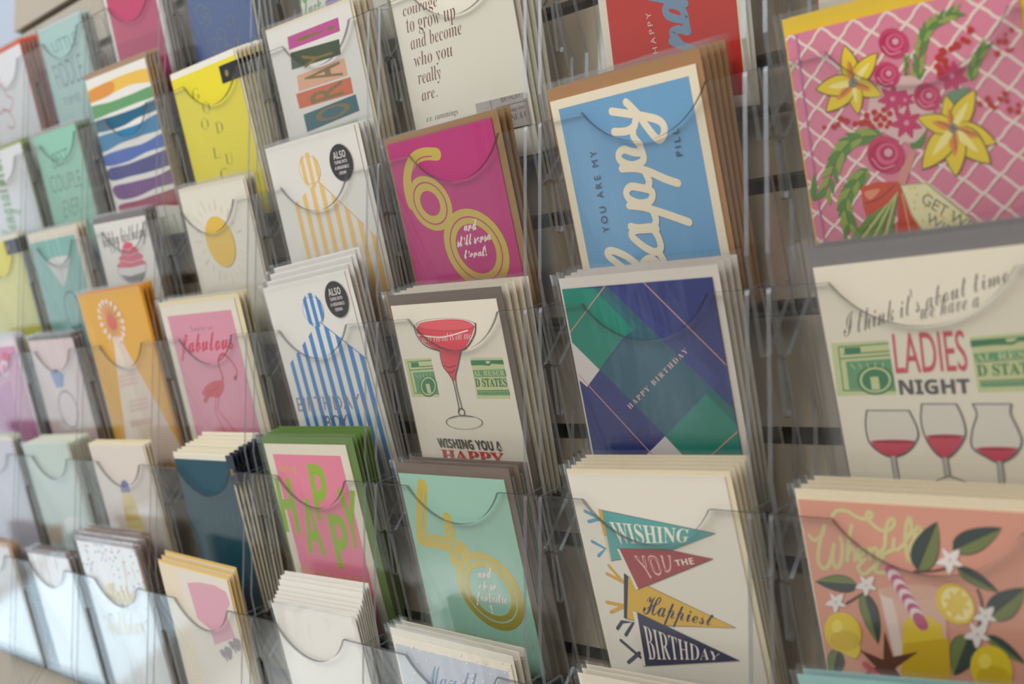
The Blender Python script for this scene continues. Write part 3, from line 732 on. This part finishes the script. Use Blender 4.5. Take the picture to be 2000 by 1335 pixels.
def art_sixty(a):
    mg = (190, 38, 118); a.view(450, 0, 2.967)
    a.line(GOLD, [(1196, 893), (1120, 893), (1060, 925), (1030, 1000), (1028, 1090), (1050, 1180)], 9.5); a.ell(GOLD, (1158, 1178), (122, 0), (42, 158), hole=.46)
    a.line(mg, [(1165, 905), (1110, 912), (1072, 945), (1052, 1010), (1052, 1060)], .9); a.ell(mg, (1158, 1178), (96, 0), (33, 125), hole=.93)
    a.view(450, 420, 2.902)
    a.ell(GOLD, (1392, 190), (182, 0), (58, 226), hole=.62); a.ell(mg, (1392, 190), (148, 0), (47, 184), hole=.955)
    for s, A, B in (('and', (1326, 92), (1404, 78)), ('still sensa', (1288, 180), (1480, 140)), ('tional!', (1328, 246), (1456, 228))): a.text((244, 222, 222), s, A, B, (A[0] - 10, A[1] - 58), font='script', off=.028)
def art_marg(a):
    a.view(450, 420, 2.902); g, pk = (92, 90, 96), (222, 78, 92)
    money(a, [(984, 814), (1136, 809), (1186, 1030), (1030, 1030)], [(1360, 808), (1542, 806), (1590, 1040), (1398, 1040)])
    bowl = [(1046, 622), (1050, 660), (1078, 710), (1120, 745), (1188, 768), (1214, 772), (1310, 764), (1350, 736), (1386, 670), (1390, 612)]
    a.poly((236, 226, 214), bowl + [(1340, 590), (1200, 584), (1090, 600)], False); a.poly(pk, [(1056, 640), (1075, 698), (1122, 738), (1190, 764), (1308, 762), (1346, 730), (1376, 664), (1380, 622), (1320, 594), (1210, 590), (1110, 606)], True)
    a.ell((230, 98, 108), (1218, 622), (160, 0), (4, 28)); a.line((246, 226, 214), [(1062, 676), (1200, 690), (1346, 652)], 1.0); a.ell(g, (1218, 620), (174, 0), (4, 38), hole=.975)
    a.line(g, bowl, 1.1); a.poly(pk, [(1190, 764), (1308, 764), (1292, 850), (1276, 934), (1262, 936), (1206, 852)]); a.line(g, [(1188, 766), (1206, 852), (1262, 936), (1300, 1108)], .9); a.line(g, [(1310, 764), (1292, 850), (1278, 936), (1316, 1100)], .9)
    a.line((160, 44, 62), [(1214, 850), (1240, 862), (1278, 850)], .8); a.line((160, 44, 62), [(1234, 886), (1258, 890), (1272, 876)], .8)
    a.ell(g, (1312, 1114), (20, 0), (4, 24), hole=.75); a.ell(g, (1326, 1172), (106, 0), (6, 40), hole=.96); a.line(g, [(1240, 1150), (1300, 1135), (1380, 1140)], .5)
    a.text((246, 232, 220), 'next round is on me.', (1092, 722), (1376, 700), (1088, 676), (1372, 654), font='bitalic', off=-.02)
    a.view(450, 840, 2.697)
    a.text((92, 92, 92), 'WISHING YOU A', (1102, 86), (1438, 108), (1088, 38), font='bold', off=.008); a.text((208, 62, 62), 'HAPPY', (1120, 152), (1448, 174), (1110, 98), font='serif', off=.005); a.text((92, 92, 92), 'BIRTHDAY', (1130, 212), (1460, 236), (1120, 172), font='serif')
def art_forty(a):
    a.view(450, 840, 2.697); mint = (158, 204, 184)
    a.line(GOLD, [(1012, 292), (1004, 440), (1006, 566)], 11, False); a.line(GOLD, [(1004, 572), (1110, 590), (1226, 625)], 10.5, False); a.line(GOLD, [(1142, 466), (1184, 690)], 10.0, False)
    a.line(mint, [(1022, 330), (1012, 440), (1012, 560), (1110, 582), (1200, 606)], .9, False); a.line(mint, [(1150, 500), (1180, 670)], .9, False)
    a.ell(GOLD, (1366, 846), (164, 0), (82, 208), hole=.63); a.ell(mint, (1366, 846), (134, 0), (67, 170), hole=.95)
    for s, A, B, t in (('and', (1306, 776), (1384, 774), 44), ('oh so', (1312, 836), (1408, 842), 44), ('fantastic', (1294, 896), (1460, 912), 44), ('!', (1376, 962), (1388, 964), 40)): a.text((240, 226, 224), s, A, B, (A[0] - 10, A[1] - t - 6), font='script', off=.026)
    a.text((196, 204, 160), 'HAPPY BIRTHDAY', (1146, 1066), (1604, 1166), (1138, 1034), font='sans', off=-.006, sp=1.5)
def art_may(a):
    a.view(450, 840, 2.697); ink = (126, 150, 190)
    a.rect((196, 204, 218), 2, 2, 4, 6)
    a.text(ink, 'May the', (1030, 1352), (1345, 1402), (1026, 1232), font='script', off=0.0)
    for i in range(46): a.ell((232, 236, 240), (880 + rnd.random() * 600, 1110 + rnd.random() * 230), (4 + rnd.random() * 4, 0), (0, 5), n=8)
card(3, 0, (745, -58), (985, -153), (246, 240, 224), 'cream card quoting courage to grow up in brown italics', 'brown italic quote', art_courage, spare=4, parts=tag_crane, width=.128, spare_dx=.0026)
card(3, 1, (755, 283), (958, 229), (190, 38, 118), 'magenta card with large gold 60 and script', 'magenta 60', art_sixty, env=(158, 120, 74), env_top=.004, film_top=.0012, env_side=.007, spare=2, over=.003)
card(3, 2, (763, 597.5), (968.6, 582.6), CREAM, 'cream card of a red margarita glass over banknotes', 'margarita', art_marg, env=DARKENV, spare_env=(236, 226, 206), env_top=.008, env_side=.006, spare=4, over=.004, spare_dx=.002)
card(3, 3, (778, 923.4), (984, 937), (158, 204, 184), 'mint green card with large gold 40 and script', 'mint 40', art_forty, env=(118, 100, 90), env_top=.008, env_side=.006, spare=2, over=.004, spare_dx=.007)
card(3, 4, (765, 1240), (997, 1297), (240, 232, 216), 'pale blue dotted card lettered in script in the lowest tier', 'pale blue dotted', art_may, env=(226, 222, 206), spare=2, over=.004)
# ---- fourth column
def art_luck_green(a):
    a.view(450, 0, 2.967); g = (118, 172, 90)
    a.text(g, 'good', (368, 44), (560, -44), (340, -70), font='script', off=.012); a.text(g, 'luck', (436, 92), (532, 48), (420, 20), font='script', off=.012)
    a.line((150, 120, 190), [(560, 20), (640, -20)], 5)
def art_hooray(a):
    a.view(450, 0, 2.967); gd = (132, 112, 46)
    B = [((196, 76, 150), [(330, 215), (624, 100), (636, 180), (340, 290)], '!', (604, 165), (594, 146), (382, 248), (376, 226)), ((62, 78, 48), [(348, 306), (630, 226), (641, 316), (356, 405)], 'Y', (594, 344), (582, 270), (432, 396), (412, 322)),
         ((236, 176, 140), [(385, 440), (660, 335), (681, 436), (398, 530)], 'A', (650, 436), (628, 356), (436, 488), (424, 424)), ((218, 104, 58), [(380, 545), (696, 445), (713, 540), (401, 631)], 'R', (655, 545), (642, 462), (472, 602), (450, 530)),
         ((40, 100, 112), [(424, 664), (726, 545), (749, 640), (446, 766)], 'O', (698, 650), (680, 580), (506, 722), (486, 645)), ((160, 186, 130), [(455, 778), (736, 688), (760, 785), (478, 880)], 'H', (715, 800), (700, 740), (520, 860), (505, 800))]
    for c, q, s, bl, br, tl, tr in B: a.poly(c, q); a.text(gd, s, bl, br, tl, tr, font='sans', off=.012)
def art_hat(stripe, edge, view, apex, lft, rgt, pom, sx, by):
    """a striped paper party hat under a round striped topper"""
    def f(a):
        a.view(*view)
        L, T, Rg = a.c(lft), a.c(apex), a.c(rgt)
        n = sx
        for k in range(n):
            s0 = 0.004 + (a.w - .006) * (k + .5) / n; s1 = s0 + (a.w - .006) / n * .46
            def top(s):
                return L[1] + (T[1] - L[1]) * (s - L[0]) / (T[0] - L[0]) if s < T[0] else Rg[1] + (T[1] - Rg[1]) * (s - Rg[0]) / (T[0] - Rg[0])
            if s0 < L[0] - .001: continue
            a.fill(stripe, [(s0, 0.001), (s1, 0.001), (s1, max(.002, top(s1))), (s0, max(.002, top(s0)))])
        a.line(edge, [apex, ((apex[0] + rgt[0]) / 2, (apex[1] + rgt[1]) / 2), rgt], .8, False)
        r = pom[1]; c = pom[0]
        a.ell((240, 236, 230), c, (r, 0), (r * .2, r * 1.3)); P0 = a.c(c); rr = abs(a.c((c[0] + r, c[1]))[0] - P0[0])
        for k in (-.75, -.1, .55):
            x0, x1 = k * rr, (k + .36) * rr; t0, t1 = (math.sqrt(max(0, rr * rr - x * x)) for x in (x0, x1))
            a.fill(stripe, [(P0[0] + x0, P0[1] - t0), (P0[0] + x1, P0[1] - t1), (P0[0] + x1, P0[1] + t1), (P0[0] + x0, P0[1] + t0)])
        a.ell(edge, c, (r, 0), (r * .2, r * 1.3), hole=.97)
        if by:
            a.text((132, 140, 168), 'BIRTHDAY', (388, 1112), (745, 1095), (372, 1034), font='sans', off=-.008); a.text((110, 118, 140), 'BOY', (548, 1212), (672, 1205), (536, 1136), font='sans', off=-.006)
    return f
def sticker(view, ctr):
    def f(root, mw, w, h):
        v = Art(mw, w, h).view(*view); c = v.c(ctr); r = 0.0148
        y = -0.00105; mw2 = mw @ Matrix.Translation((c[0] - r, y, c[1] - r))
        a = Art(mw2, 2 * r, 2 * r); a.mats.append(paper((38, 34, 40), .4)); a.view(0, 0, 1)
        def T(s, z, hh, wd):
            vs, fs, x0, x1, y1, cap = text_mesh(s, 'bold', 0)
            a.add((222, 214, 210), [[(r - wd / 2 + (vs[i][0] - x0) / (x1 - x0) * wd, z + vs[i][1] / y1 * hh) for i in fc] for fc in fs])
        T('ALSO', r + .0035, .0058, .0165); T('TURNS INTO', r - .0006, .0026, .0170); T('A WEARABLE', r - .0050, .0026, .0190); T('CROWN', r - .0094, .0026, .0100)
        bm = bmesh.new(); prism(bm, [(r + r * math.cos(t), 0, r + r * math.sin(t)) for t in (2 * math.pi * k / 40 for k in range(40))], (0, .0002, 0), 0, 0)
        me = bm_mesh(bm, 'round_sticker'); bm = bmesh.new(); bm.from_mesh(me); a.emit(bm, 0); bm.to_mesh(me); bm.free()
        o = link('round_sticker', me, root, a.mats); o.location = (c[0] - r, y, c[1] - r); o['label'] = 'round black sticker with white capitals'
    return f
def art_happy(a):
    a.rect((240, 136, 164), 10, 3, 10, 9); a.view(450, 840, 2.697); g = (152, 190, 48)
    for s, bl, br, tl, tr in (('H', (288, 530), (374, 542), (230, 252), (312, 250)), ('A', (412, 642), (505, 656), (366, 362), (432, 352)), ('P', (460, 472), (528, 480), (402, 176), (492, 180)), ('P', (572, 726), (648, 736), (506, 436), (600, 446)), ('Y', (628, 612), (690, 626), (556, 306), (656, 318))):
        a.text(g, s, bl, br, tl, tr, font='bold', off=.006)
    y = (232, 170, 120)
    a.text(y, 'Being', (262, 214), (346, 224), (258, 178), font='bold'); a.text(y, 'never goes out of style', (372, 748), (738, 812), (366, 714), font='bold'); a.text((240, 170, 170), '\u2014 Lilly Pulitzer', (538, 838), (692, 866), (534, 812), font='sans')
card(4, -1, (560, -118), (680, -176), WHITE, 'white card lettered good luck in green at the top edge', 'green good luck', art_luck_green, env=(150, 170, 52), spare=4, width=.117, spare_dx=.004)
card(4, 0, (519, 64), (682, 0), WHITE, 'white card spelling hooray sideways on coloured blocks', 'hooray block', art_hooray, env=(236, 222, 190), env_top=.002, spare=3, spare_dx=.002)
card(4, 1, (519, 293), (691, 243), WHITE, 'white card of a yellow striped party hat with black round sticker', 'yellow striped hat', art_hat((242, 200, 116), (226, 170, 110), (450, 0, 2.967), (505, 1045), (340, 1215), (772, 1298), ((460, 985), 62), 9, False), env=WHITE, env_top=.001, env_side=.005, spare=3, parts=sticker((450, 0, 2.967), (646, 940)), spare_dx=.005)
card(4, 2, (515, 565), (692, 524), WHITE, 'white card of a blue striped party hat with black round sticker', 'blue striped hat', art_hat((62, 136, 206), (70, 120, 180), (450, 420, 2.902), (500, 600), (330, 852), (775, 815), ((470, 538), 60), 9, True), env=WHITE, env_top=.001, env_side=.005, spare=3, parts=sticker((450, 420, 2.902), (606, 475)), spare_dx=.002, spare_dz=.005)
card(4, 3, (515, 866), (682, 869), (236, 228, 208), 'white bordered pink card spelling happy in lime green capitals', 'pink and lime happy', art_happy, env=(100, 134, 60), env_top=.006, env_side=.010, spare=5, over=.005, spare_dx=.003)
card(4, 4, (530, 1177), (709, 1211), (240, 236, 228), 'plain white card fronting a thick fanned stack in the lowest tier', 'plain white', None, env=None, spare=8, over=.003, spare_dx=.0022, spare_dz=.0030, width=.128)

# ---- fifth column
def art_floral_blue(a):
    for i in range(26):
        x, z = rnd.random() * a.w, rnd.random() * a.h; r = .006 + rnd.random() * .008
        q = [(x + r * (1 - k / 14) * math.cos(k * .6 + i), z + r * (1 - k / 14) * math.sin(k * .6 + i)) for k in range(12)]
        a.strip((128, 140, 150), q, .0006)
def art_luck(a):
    a.rect((238, 222, 46), 0, 0, 0, 5); a.view(0, 0, 2.966)
    for s, x, y in (('G', 1120, 582), ('O', 1180, 660), ('O', 1172, 755), ('D', 1255, 775), ('L', 1240, 922), ('U', 1312, 958), ('C', 1284, 1045), ('K', 1350, 1130)): a.text((128, 116, 44), s, (x, y), (x + 42, y - 10), (x - 12, y - 66), font='serif', off=-.035)
def clip_tag(view, tl, wd, ht, col, lab, side=False):
    """a dark folded brand tag hooked over the top edge of the card"""
    def f(root, mw, w, h):
        v = Art(mw, w, h).view(*view); p = v.c(tl)
        bm = bmesh.new(); top = h + .0004; wd_ = min(wd, w - p[0] - .0006)
        if side:
            x1 = w + .0018; box(bm, p[0], x1, -.0004, -.0002, p[1] - ht, p[1]); box(bm, x1 - .0003, x1, -.0002, .0013, p[1] - ht, p[1]); pass
        else:
            box(bm, p[0], p[0] + wd, -.0004, -.0002, p[1] - ht, top); box(bm, p[0], p[0] + wd, -.0004, .0013, top, top + .0003)
        o = link('brand_tag', bm_mesh(bm, 'brand_tag'), root, (paper(col, .4), GOLD)); o['label'] = lab
        me = o.data; bm = bmesh.new(); bm.from_mesh(me)
        cx, cz = p[0] + wd * .42, p[1] - ht * .52
        for k in range(8):
            t = k * math.pi / 4; q = [(cx + .0012 * math.cos(t - .5), cz + .0012 * math.sin(t - .5)), (cx + .0042 * math.cos(t), cz + .0042 * math.sin(t)), (cx + .0012 * math.cos(t + .5), cz + .0012 * math.sin(t + .5))]
            fc = bm.faces.new([bm.verts.new((x, -.00042, z)) for x, z in q]); fc.material_index = 1
        bm.to_mesh(me); bm.free()
    return f
def art_sun(a):
    a.view(0, 420, 2.902); y = (240, 196, 60)
    for k in range(22):
        t = k * 2 * math.pi / 22; ca, sa = math.cos(t), math.sin(t)
        p = lambda r: (1250 + (86 * ca + 36 * sa) * r, 150 + 150 * sa * r)
        a.line((232, 206, 150), [p(1.22), p(1.62 if k % 2 else 1.45)], .6, False)
    a.ell(y, (1250, 150), (80, 0), (33, 143))
    for j in range(2): a.line((246, 214, 120), [(1190 + j * 8 + k * 12, 112 + j * 48 - k * 1.6 + (8 if k % 2 else -8)) for k in range(11)], .5)
def art_flamingo(a):
    a.rect((228, 150, 172), 9, 5, 9, 10); a.view(0, 420, 2.902); r = (212, 66, 84)
    a.text((140, 100, 110), "You're so", (1080, 660), (1206, 648), (1072, 630), font='serif', off=-.02); a.text((212, 40, 84), 'fabulous', (1022, 782), (1326, 756), (1008, 680), font='script', off=.01)
    a.line(r, [(1335, 932), (1342, 880), (1310, 825), (1268, 786), (1244, 806), (1240, 850), (1262, 915), (1256, 960)], (2.2, 3.0)); a.poly((120, 40, 50), [(1330, 905), (1345, 915), (1334, 938), (1326, 925)])
    a.poly(r, [(1146, 1008), (1172, 964), (1225, 936), (1266, 944), (1268, 990), (1240, 1030), (1190, 1030), (1172, 1064), (1154, 1050), (1160, 1026)], True); a.line((176, 40, 62), [(1175, 1000), (1215, 990), (1245, 970)], .8)
    a.line(r, [(1226, 1026), (1218, 1105), (1256, 1190), (1292, 1262)], 1.0, False); a.line(r, [(1244, 1026), (1232, 1100), (1290, 1170), (1345, 1240)], 1.0, False); a.poly(r, [(1282, 1262), (1330, 1240), (1372, 1262), (1310, 1285)])
def art_teal(a):
    a.rect((26, 76, 92), 0, 0, 0, 4.5); a.view(0, 840, 2.696)
    for i in range(15):
        x = 1080 + rnd.random() * 180; y = 420 + rnd.random() * 180; a.line((84, 122, 136), [(x, y), (x + 3, y + 20 + rnd.random() * 40)], .5, False)
def art_heart(a):
    a.view(0, 840, 2.696); a.poly((236, 228, 216), [(930, 730), (1215, 800), (1262, 1000), (1330, 1340), (1080, 1340)])
    a.poly((226, 170, 186), [(985, 802), (1050, 800), (1130, 815), (1190, 850), (1212, 910), (1190, 960), (1240, 1090), (1130, 1130), (1110, 1050), (1040, 990)], False)
    for x, y in ((1190, 1185), (1235, 1140)): a.petal((150, 144, 150), (x, y), (x - 34, y - 26), .4); a.petal((150, 144, 150), (x, y), (x + 30, y - 34), .4); a.petal((170, 164, 168), (x, y), (x + 10, y + 36), .4)
card(5, -1, (338, -128), (432, -160), (62, 92, 150), 'blue card of pale swirls at the top edge', 'blue swirl', art_floral_blue, env=(206, 198, 186), spare=3, width=.112, spare_dx=.003)
card(5, 0, (332, 148), (455, 96), (240, 236, 226), 'bright yellow good luck card hung with a small black tag', 'yellow good luck', art_luck, env=(240, 232, 206), env_top=.001, spare=6, parts=clip_tag((0, 0, 2.966), (1268, 385), .026,   .016, (34, 34, 44), 'small black tag with a gold emblem', True), film=False, spare_dx=.0018, tag_out=.0)
card(5, 1, (349, 376), (480, 348), (238, 232, 216), 'cream card of a yellow sun with thin rays', 'yellow sun', art_sun, env=(232, 220, 196), env_top=.003, spare=2)
card(5, 2, (312, 599), (456, 582), (238, 230, 212), 'pink flamingo card lettered fabulous, bordered in cream', 'pink flamingo', art_flamingo, env=(240, 226, 186), env_top=.004, env_side=.008, spare=2, over=.003, spare_dx=.001)
card(5, 3, (338, 886), (442, 891), (232, 226, 212), 'dark teal card with black tag, fronting a deep cream stack', 'dark teal', art_teal, env=(240, 230, 204), env_top=.002, env_side=.002, spare=7, tag_out=.006, parts=clip_tag((0, 840, 2.696), (1190, 150), .013, .024, (36, 42, 60), 'small black tag with a gold emblem'), film=False, spare_dx=.004, spare_dz=.0018)
card(5, 4, (309, 1097), (446, 1133), (240, 226, 200), 'cream card of a pink shape tilted up in the lowest tier', 'tilted pink shape', art_heart, env=(232, 198, 120), env_top=.003, env_side=.003, spare=2, film=False, width=.126, spare_dz=.003)

# ---- sixth column
def art_pink(a): a.rect((204, 52, 104), 5, 3, 6, 6); a.rect((190, 34, 92), 5, 3, 6, 80)
def art_rainbow(a):
    a.view(0, 0, 2.966)
    for c, q in (((238, 192, 84), [(490, 540), (640, 465), (750, 420), (860, 398), (880, 468), (760, 490), (640, 545), (510, 602)]), ((104, 160, 108), [(516, 625), (640, 590), (760, 545), (890, 495), (905, 550), (780, 600), (640, 655), (535, 692)]), ((26, 100, 130), [(545, 710), (660, 670), (790, 625), (905, 575), (920, 628), (800, 680), (700, 735), (560, 768)]),
                 ((40, 128, 176), [(565, 800), (690, 755), (800, 718), (925, 655), (940, 740), (820, 785), (700, 830), (590, 882)]), ((56, 98, 184), [(600, 905), (720, 860), (830, 830), (950, 770), (975, 835), (850, 880), (740, 935), (620, 962)]), ((58, 54, 130), [(628, 980), (740, 950), (860, 905), (990, 862), (1010, 938), (880, 990), (760, 1020), (645, 1045)]),
                 ((112, 56, 130), [(655, 1085), (760, 1055), (900, 1020), (1020, 970), (1035, 1045), (900, 1090), (790, 1140), (690, 1152)]), ((160, 48, 92), [(690, 1190), (800, 1160), (920, 1120), (1040, 1090), (1060, 1180), (920, 1190), (800, 1240), (720, 1250)])): a.poly(c, q, True)
    a.poly((226, 150, 70), [(500, 545), (640, 470), (650, 540), (515, 596)], True)
def art_cupcake(a):
    a.view(0, 420, 2.902); pk = (222, 84, 112)
    a.text((96, 92, 96), 'happy birthday!', (590, 186), (838, 118), (556, 84), (828, 20), font='script', off=.006)
    for c, w_, h_ in (((746, 282), 84, 34), ((742, 242), 70, 32), ((734, 206), 50, 28), ((724, 178), 30, 24)):
        a.ell(pk, c, (w_, -8), (3, h_)); a.line((246, 208, 214), [(c[0] - w_ * .8, c[1] + h_ * .45), (c[0], c[1] + h_ * .8), (c[0] + w_ * .85, c[1] + h_ * .2)], .7)
    a.petal(pk, (722, 190), (706, 132), .3)
    a.poly((232, 228, 224), [(668, 300), (750, 296), (826, 276), (830, 318), (740, 345), (680, 340)]); a.poly((122, 120, 124), [(684, 338), (740, 346), (828, 320), (812, 362), (775, 390), (726, 378)]); a.line((120, 116, 120), [(668, 300), (680, 345), (726, 380), (780, 390), (818, 350), (830, 280)], .8); a.line((120, 116, 120), [(770, 388), (780, 420)], 2.5)
def art_cone(a):
    a.view(0, 420, 2.902); co = (236, 128, 100)
    a.poly((242, 226, 206), [(640, 690), (676, 690), (1075, 1400), (730, 1400)]); a.poly((234, 212, 196), [(655, 690), (676, 690), (1075, 1400), (900, 1400)])
    for x0, x1, y0, y1 in ((672, 768, 905, 980), (730, 832, 1045, 1120), (735, 850, 1165, 1200)):
        for r in range(3): a.line((228, 176, 164), [(x0 + r * 4 + (x1 - x0) * k / 10, y0 + (y1 - y0) * (r + .5) / 3 - k * 2 + (7 if k % 2 else -7)) for k in range(11)], 1.3)
    for k in range(17):
        t = k * 2 * math.pi / 17; p = (634 + (62 * math.cos(t) + 34 * math.sin(t)), 600 + 112 * math.sin(t))
        a.line((252, 206, 184), [(634, 606), p], (1.0, 2.6), False); a.ell((252, 222, 206), p, (10, 0), (3, 15), n=10)
        a.line(co, [(634, 606), (634 + (p[0] - 634) * .72, 606 + (p[1] - 606) * .72)], (1.6, 1.0), False)
    a.ell((230, 104, 84), (634, 606), (24, 0), (10, 40))
def art_bottle(a):
    a.view(0, 840, 2.696); a.poly((226, 206, 140), [(640, 326), (690, 326), (735, 430), (782, 570), (800, 640), (700, 640), (680, 560), (655, 430)]); a.poly((212, 184, 104), [(650, 400), (716, 396), (736, 470), (664, 480)]); a.poly((128, 128, 176), [(634, 300), (640, 268), (656, 260), (674, 276), (688, 326), (640, 328)])
def art_confetti(a):
    a.view(0, 840, 2.696)
    for i in range(90):
        a.ell(rnd.choice([(120, 150, 200), (214, 110, 140), (96, 170, 180), (222, 150, 100), (140, 120, 180)]), (430 + rnd.random() * 400, 600 + rnd.random() ** 1.6 * 420), (4, 0), (1, 6), n=7)
    y = (240, 222, 160); a.text(y, 'Happy', (570, 888), (725, 905), (545, 790), font='script', off=.02); a.text(y, 'birthday', (570, 1070), (765, 1075), (550, 960), font='script', off=.02)
card(6, -1, (190, -56), (282, -100), WHITE, 'raspberry pink card with white border at the top edge', 'raspberry pink', art_pink, env=(226, 220, 214), spare=2, width=.115)
card(6, 0, (162, 160), (277, 115), WHITE, 'white card of rainbow watercolour stripes with kraft envelope', 'rainbow stripe', art_rainbow, env=(168, 138, 112), env_top=.006, spare=3, film=False, spare_dx=.002)
card(6, 1, (182.6, 439), (282.6, 420), WHITE, 'white card of a pink swirled cupcake with dark envelope', 'cupcake', art_cupcake, env=(118, 112, 112), env_top=.006, spare=2)
card(6, 2, (151.6, 577), (278, 557), (238, 176, 44), 'orange yellow card of a party hat with coral starburst', 'orange party hat', art_cone, env=(226, 150, 30), env_top=.001, env_side=.003, spare=2, over=.002, spare_dx=.0008)
card(6, 3, (172.5, 868), (278, 869.7), (226, 214, 204), 'pale card of a yellow bottle with lavender cap', 'lavender capped bottle', art_bottle, env=(240, 228, 196), env_top=.002, env_side=.003, spare=2, film=False)
card(6, 4, (148, 1055), (262, 1073), (240, 240, 240), 'white confetti card with yellow script and brown envelope', 'confetti', art_confetti, env=(150, 116, 100), env_top=.004, env_side=.005, spare=3, spare_dx=.0008, spare_dz=.003)

# ---- seventh column
def art_little(a):
    a.view(0, 0, 4.45); k = (110, 136, 150)
    a.text(k, 'LITTLE', (478, 460), (680, 385), (440, 370), (650, 275), font='sans', off=-.01); a.text(k, 'FIDDLE', (520, 780), (735, 690), (450, 580), (690, 460), font='sans', off=-.01); a.text(k, 'TIME', (560, 930), (720, 870), (540, 860), (690, 800), font='sans', off=-.01)
def art_best(a):
    a.view(0, 0, 2.966); k = (92, 132, 122)
    a.text(k, 'BEST', (310, 982), (398, 938), (296, 892), (388, 852), font='sans', off=-.008); a.text(k, 'COUPLE', (304, 1122), (478, 1076), (284, 1022), (458, 982), font='sans', off=-.008); a.text(k, 'EVER', (378, 1264), (468, 1234), (364, 1164), (458, 1134), font='sans', off=-.008)
def ring(stone, gem, band, view, gq, c, ax, bx, base=None):
    def f(a):
        if base: a.rect(base, 1, 0, 7, 5)
        a.view(*view); a.ell(band, c, ax, bx, hole=.9); a.poly(gem, gq)
        m = (sum(p[0] for p in gq) / len(gq), sum(p[1] for p in gq) / len(gq))
        for p in gq: a.line(stone, [m, p], .4, False)
        a.line(stone, gq, .5, False, True)
    return f
def art_green(a):
    a.view(0, 840, 2.696); a.poly((228, 232, 226), [(340, 470), (400, 455), (455, 490), (470, 530), (400, 545), (350, 530)], True); a.poly((206, 190, 166), [(250, 560), (300, 480), (330, 520), (320, 600)], True)
card(7, -1, (74, 64), (153, 27), (172, 208, 202), 'pale mint card lettered little in tall thin capitals', 'little', art_little, env=(206, 214, 210), env_top=.003, spare=2, film=True)
card(7, 0, (64, 268), (145, 239), (148, 210, 186), 'mint card lettered best couple ever in tall capitals', 'best couple', art_best, env=(168, 150, 132), env_top=.001, spare=3)
card(7, 1, (56, 468), (148, 447.6), (222, 214, 200), 'teal card of a pale diamond ring', 'diamond ring', ring((150, 160, 160), (214, 216, 214), (70, 84, 84), (0, 420, 2.902), [(260, 268), (300, 236), (396, 224), (392, 290), (366, 416)], (412, 540), (44, 0), (22, 112), (126, 184, 174)), env=(232, 222, 200), spare=2)
card(7, 2, (55, 666), (141, 659.5), (222, 200, 198), 'blush pink card of a blue gem ring with dark envelope', 'blue gem ring', ring((70, 90, 150), (96, 122, 186), (110, 84, 76), (0, 420, 2.902), [(284, 890), (320, 872), (362, 906), (358, 972), (320, 976)], (388, 1100), (54, 0), (24, 108)), env=(104, 92, 86), env_top=.004, spare=2)
card(7, 3, (42.7, 868), (130, 866), (196, 212, 200), 'pale sage green card in the fourth tier near the left end', 'pale sage green', art_green, env=(232, 228, 206), env_top=.001, spare=6, spare_dx=.0015)
card(7, 4, (53.8, 1079), (133, 1092), (240, 238, 238), 'plain white card with brown envelope in the lowest tier', 'white and brown', None, env=(132, 104, 92), env_top=.004, spare=2)

# ---- last column, at the left end of the rack
def art_swirl(a):
    a.view(0, 0, 4.45); r = (196, 90, 110)
    for q in ([(-60, 760), (20, 730), (60, 830), (110, 860), (90, 960), (20, 940)], [(-20, 1000), (60, 960), (120, 1040), (120, 1110), (70, 1100)], [(-160, 600), (-60, 560), (0, 700)], [(-140, 900), (-60, 860), (-30, 980)]): a.line(r, q, 1.6)
def art_congrats(a):
    a.view(0, 280, 3.18); a.text((92, 160, 74), 'Congratulations', (118, 585), (-40, -80), (20, 605), font='script', off=.01)
def art_purple(a):
    a.rect((214, 130, 176), 4, 0, 5, 7); a.view(0, 420, 2.902)
    a.ell((236, 216, 226), (25, 870), (24, 0), (6, 46), hole=.6); a.ell((220, 80, 110), (30, 800), (18, 0), (6, 26)); a.poly((190, 90, 160), [(-40, 1000), (60, 930), (120, 1250), (20, 1280)])
card(8, -1, (-62, 140), (12, 100), (234, 234, 238), 'white card of red script swirls with orange envelopes', 'red swirl', art_swirl, env=(222, 92, 52), env_top=.006, spare=4, spare_dx=.004)
card(8, 0, (-68, 322), (24, 284), (234, 234, 238), 'white card lettered sideways in green script', 'green script', art_congrats, env=(150, 170, 70), env_top=.004, spare=2, spare_dx=.003)
card(8, 1, (-70, 491), (18, 468), (224, 214, 70), 'olive yellow card with black tag at the left end', 'olive yellow', None, env=(230, 226, 200), spare=2, parts=clip_tag((0, 280, 3.18), (24, 606), .020, .018, (30, 36, 66), 'small black tag', True))
card(8, 2, (-58, 673), (27, 664), (236, 224, 228), 'pink and purple card at the left end', 'pink purple', art_purple, env=(222, 214, 220), spare=2)
card(8, 3, (-66, 857), (22, 862), (206, 204, 220), 'plain pale lavender card at the left end', 'pale lavender', None, env=(232, 226, 206), spare=2)
card(8, 4, (-70, 1052), (12, 1070), (238, 238, 242), 'plain white card with kraft envelope at the left end', 'white and kraft', None, env=(206, 162, 120), env_top=.004, env_side=.010, spare=2, spare_dx=.006)
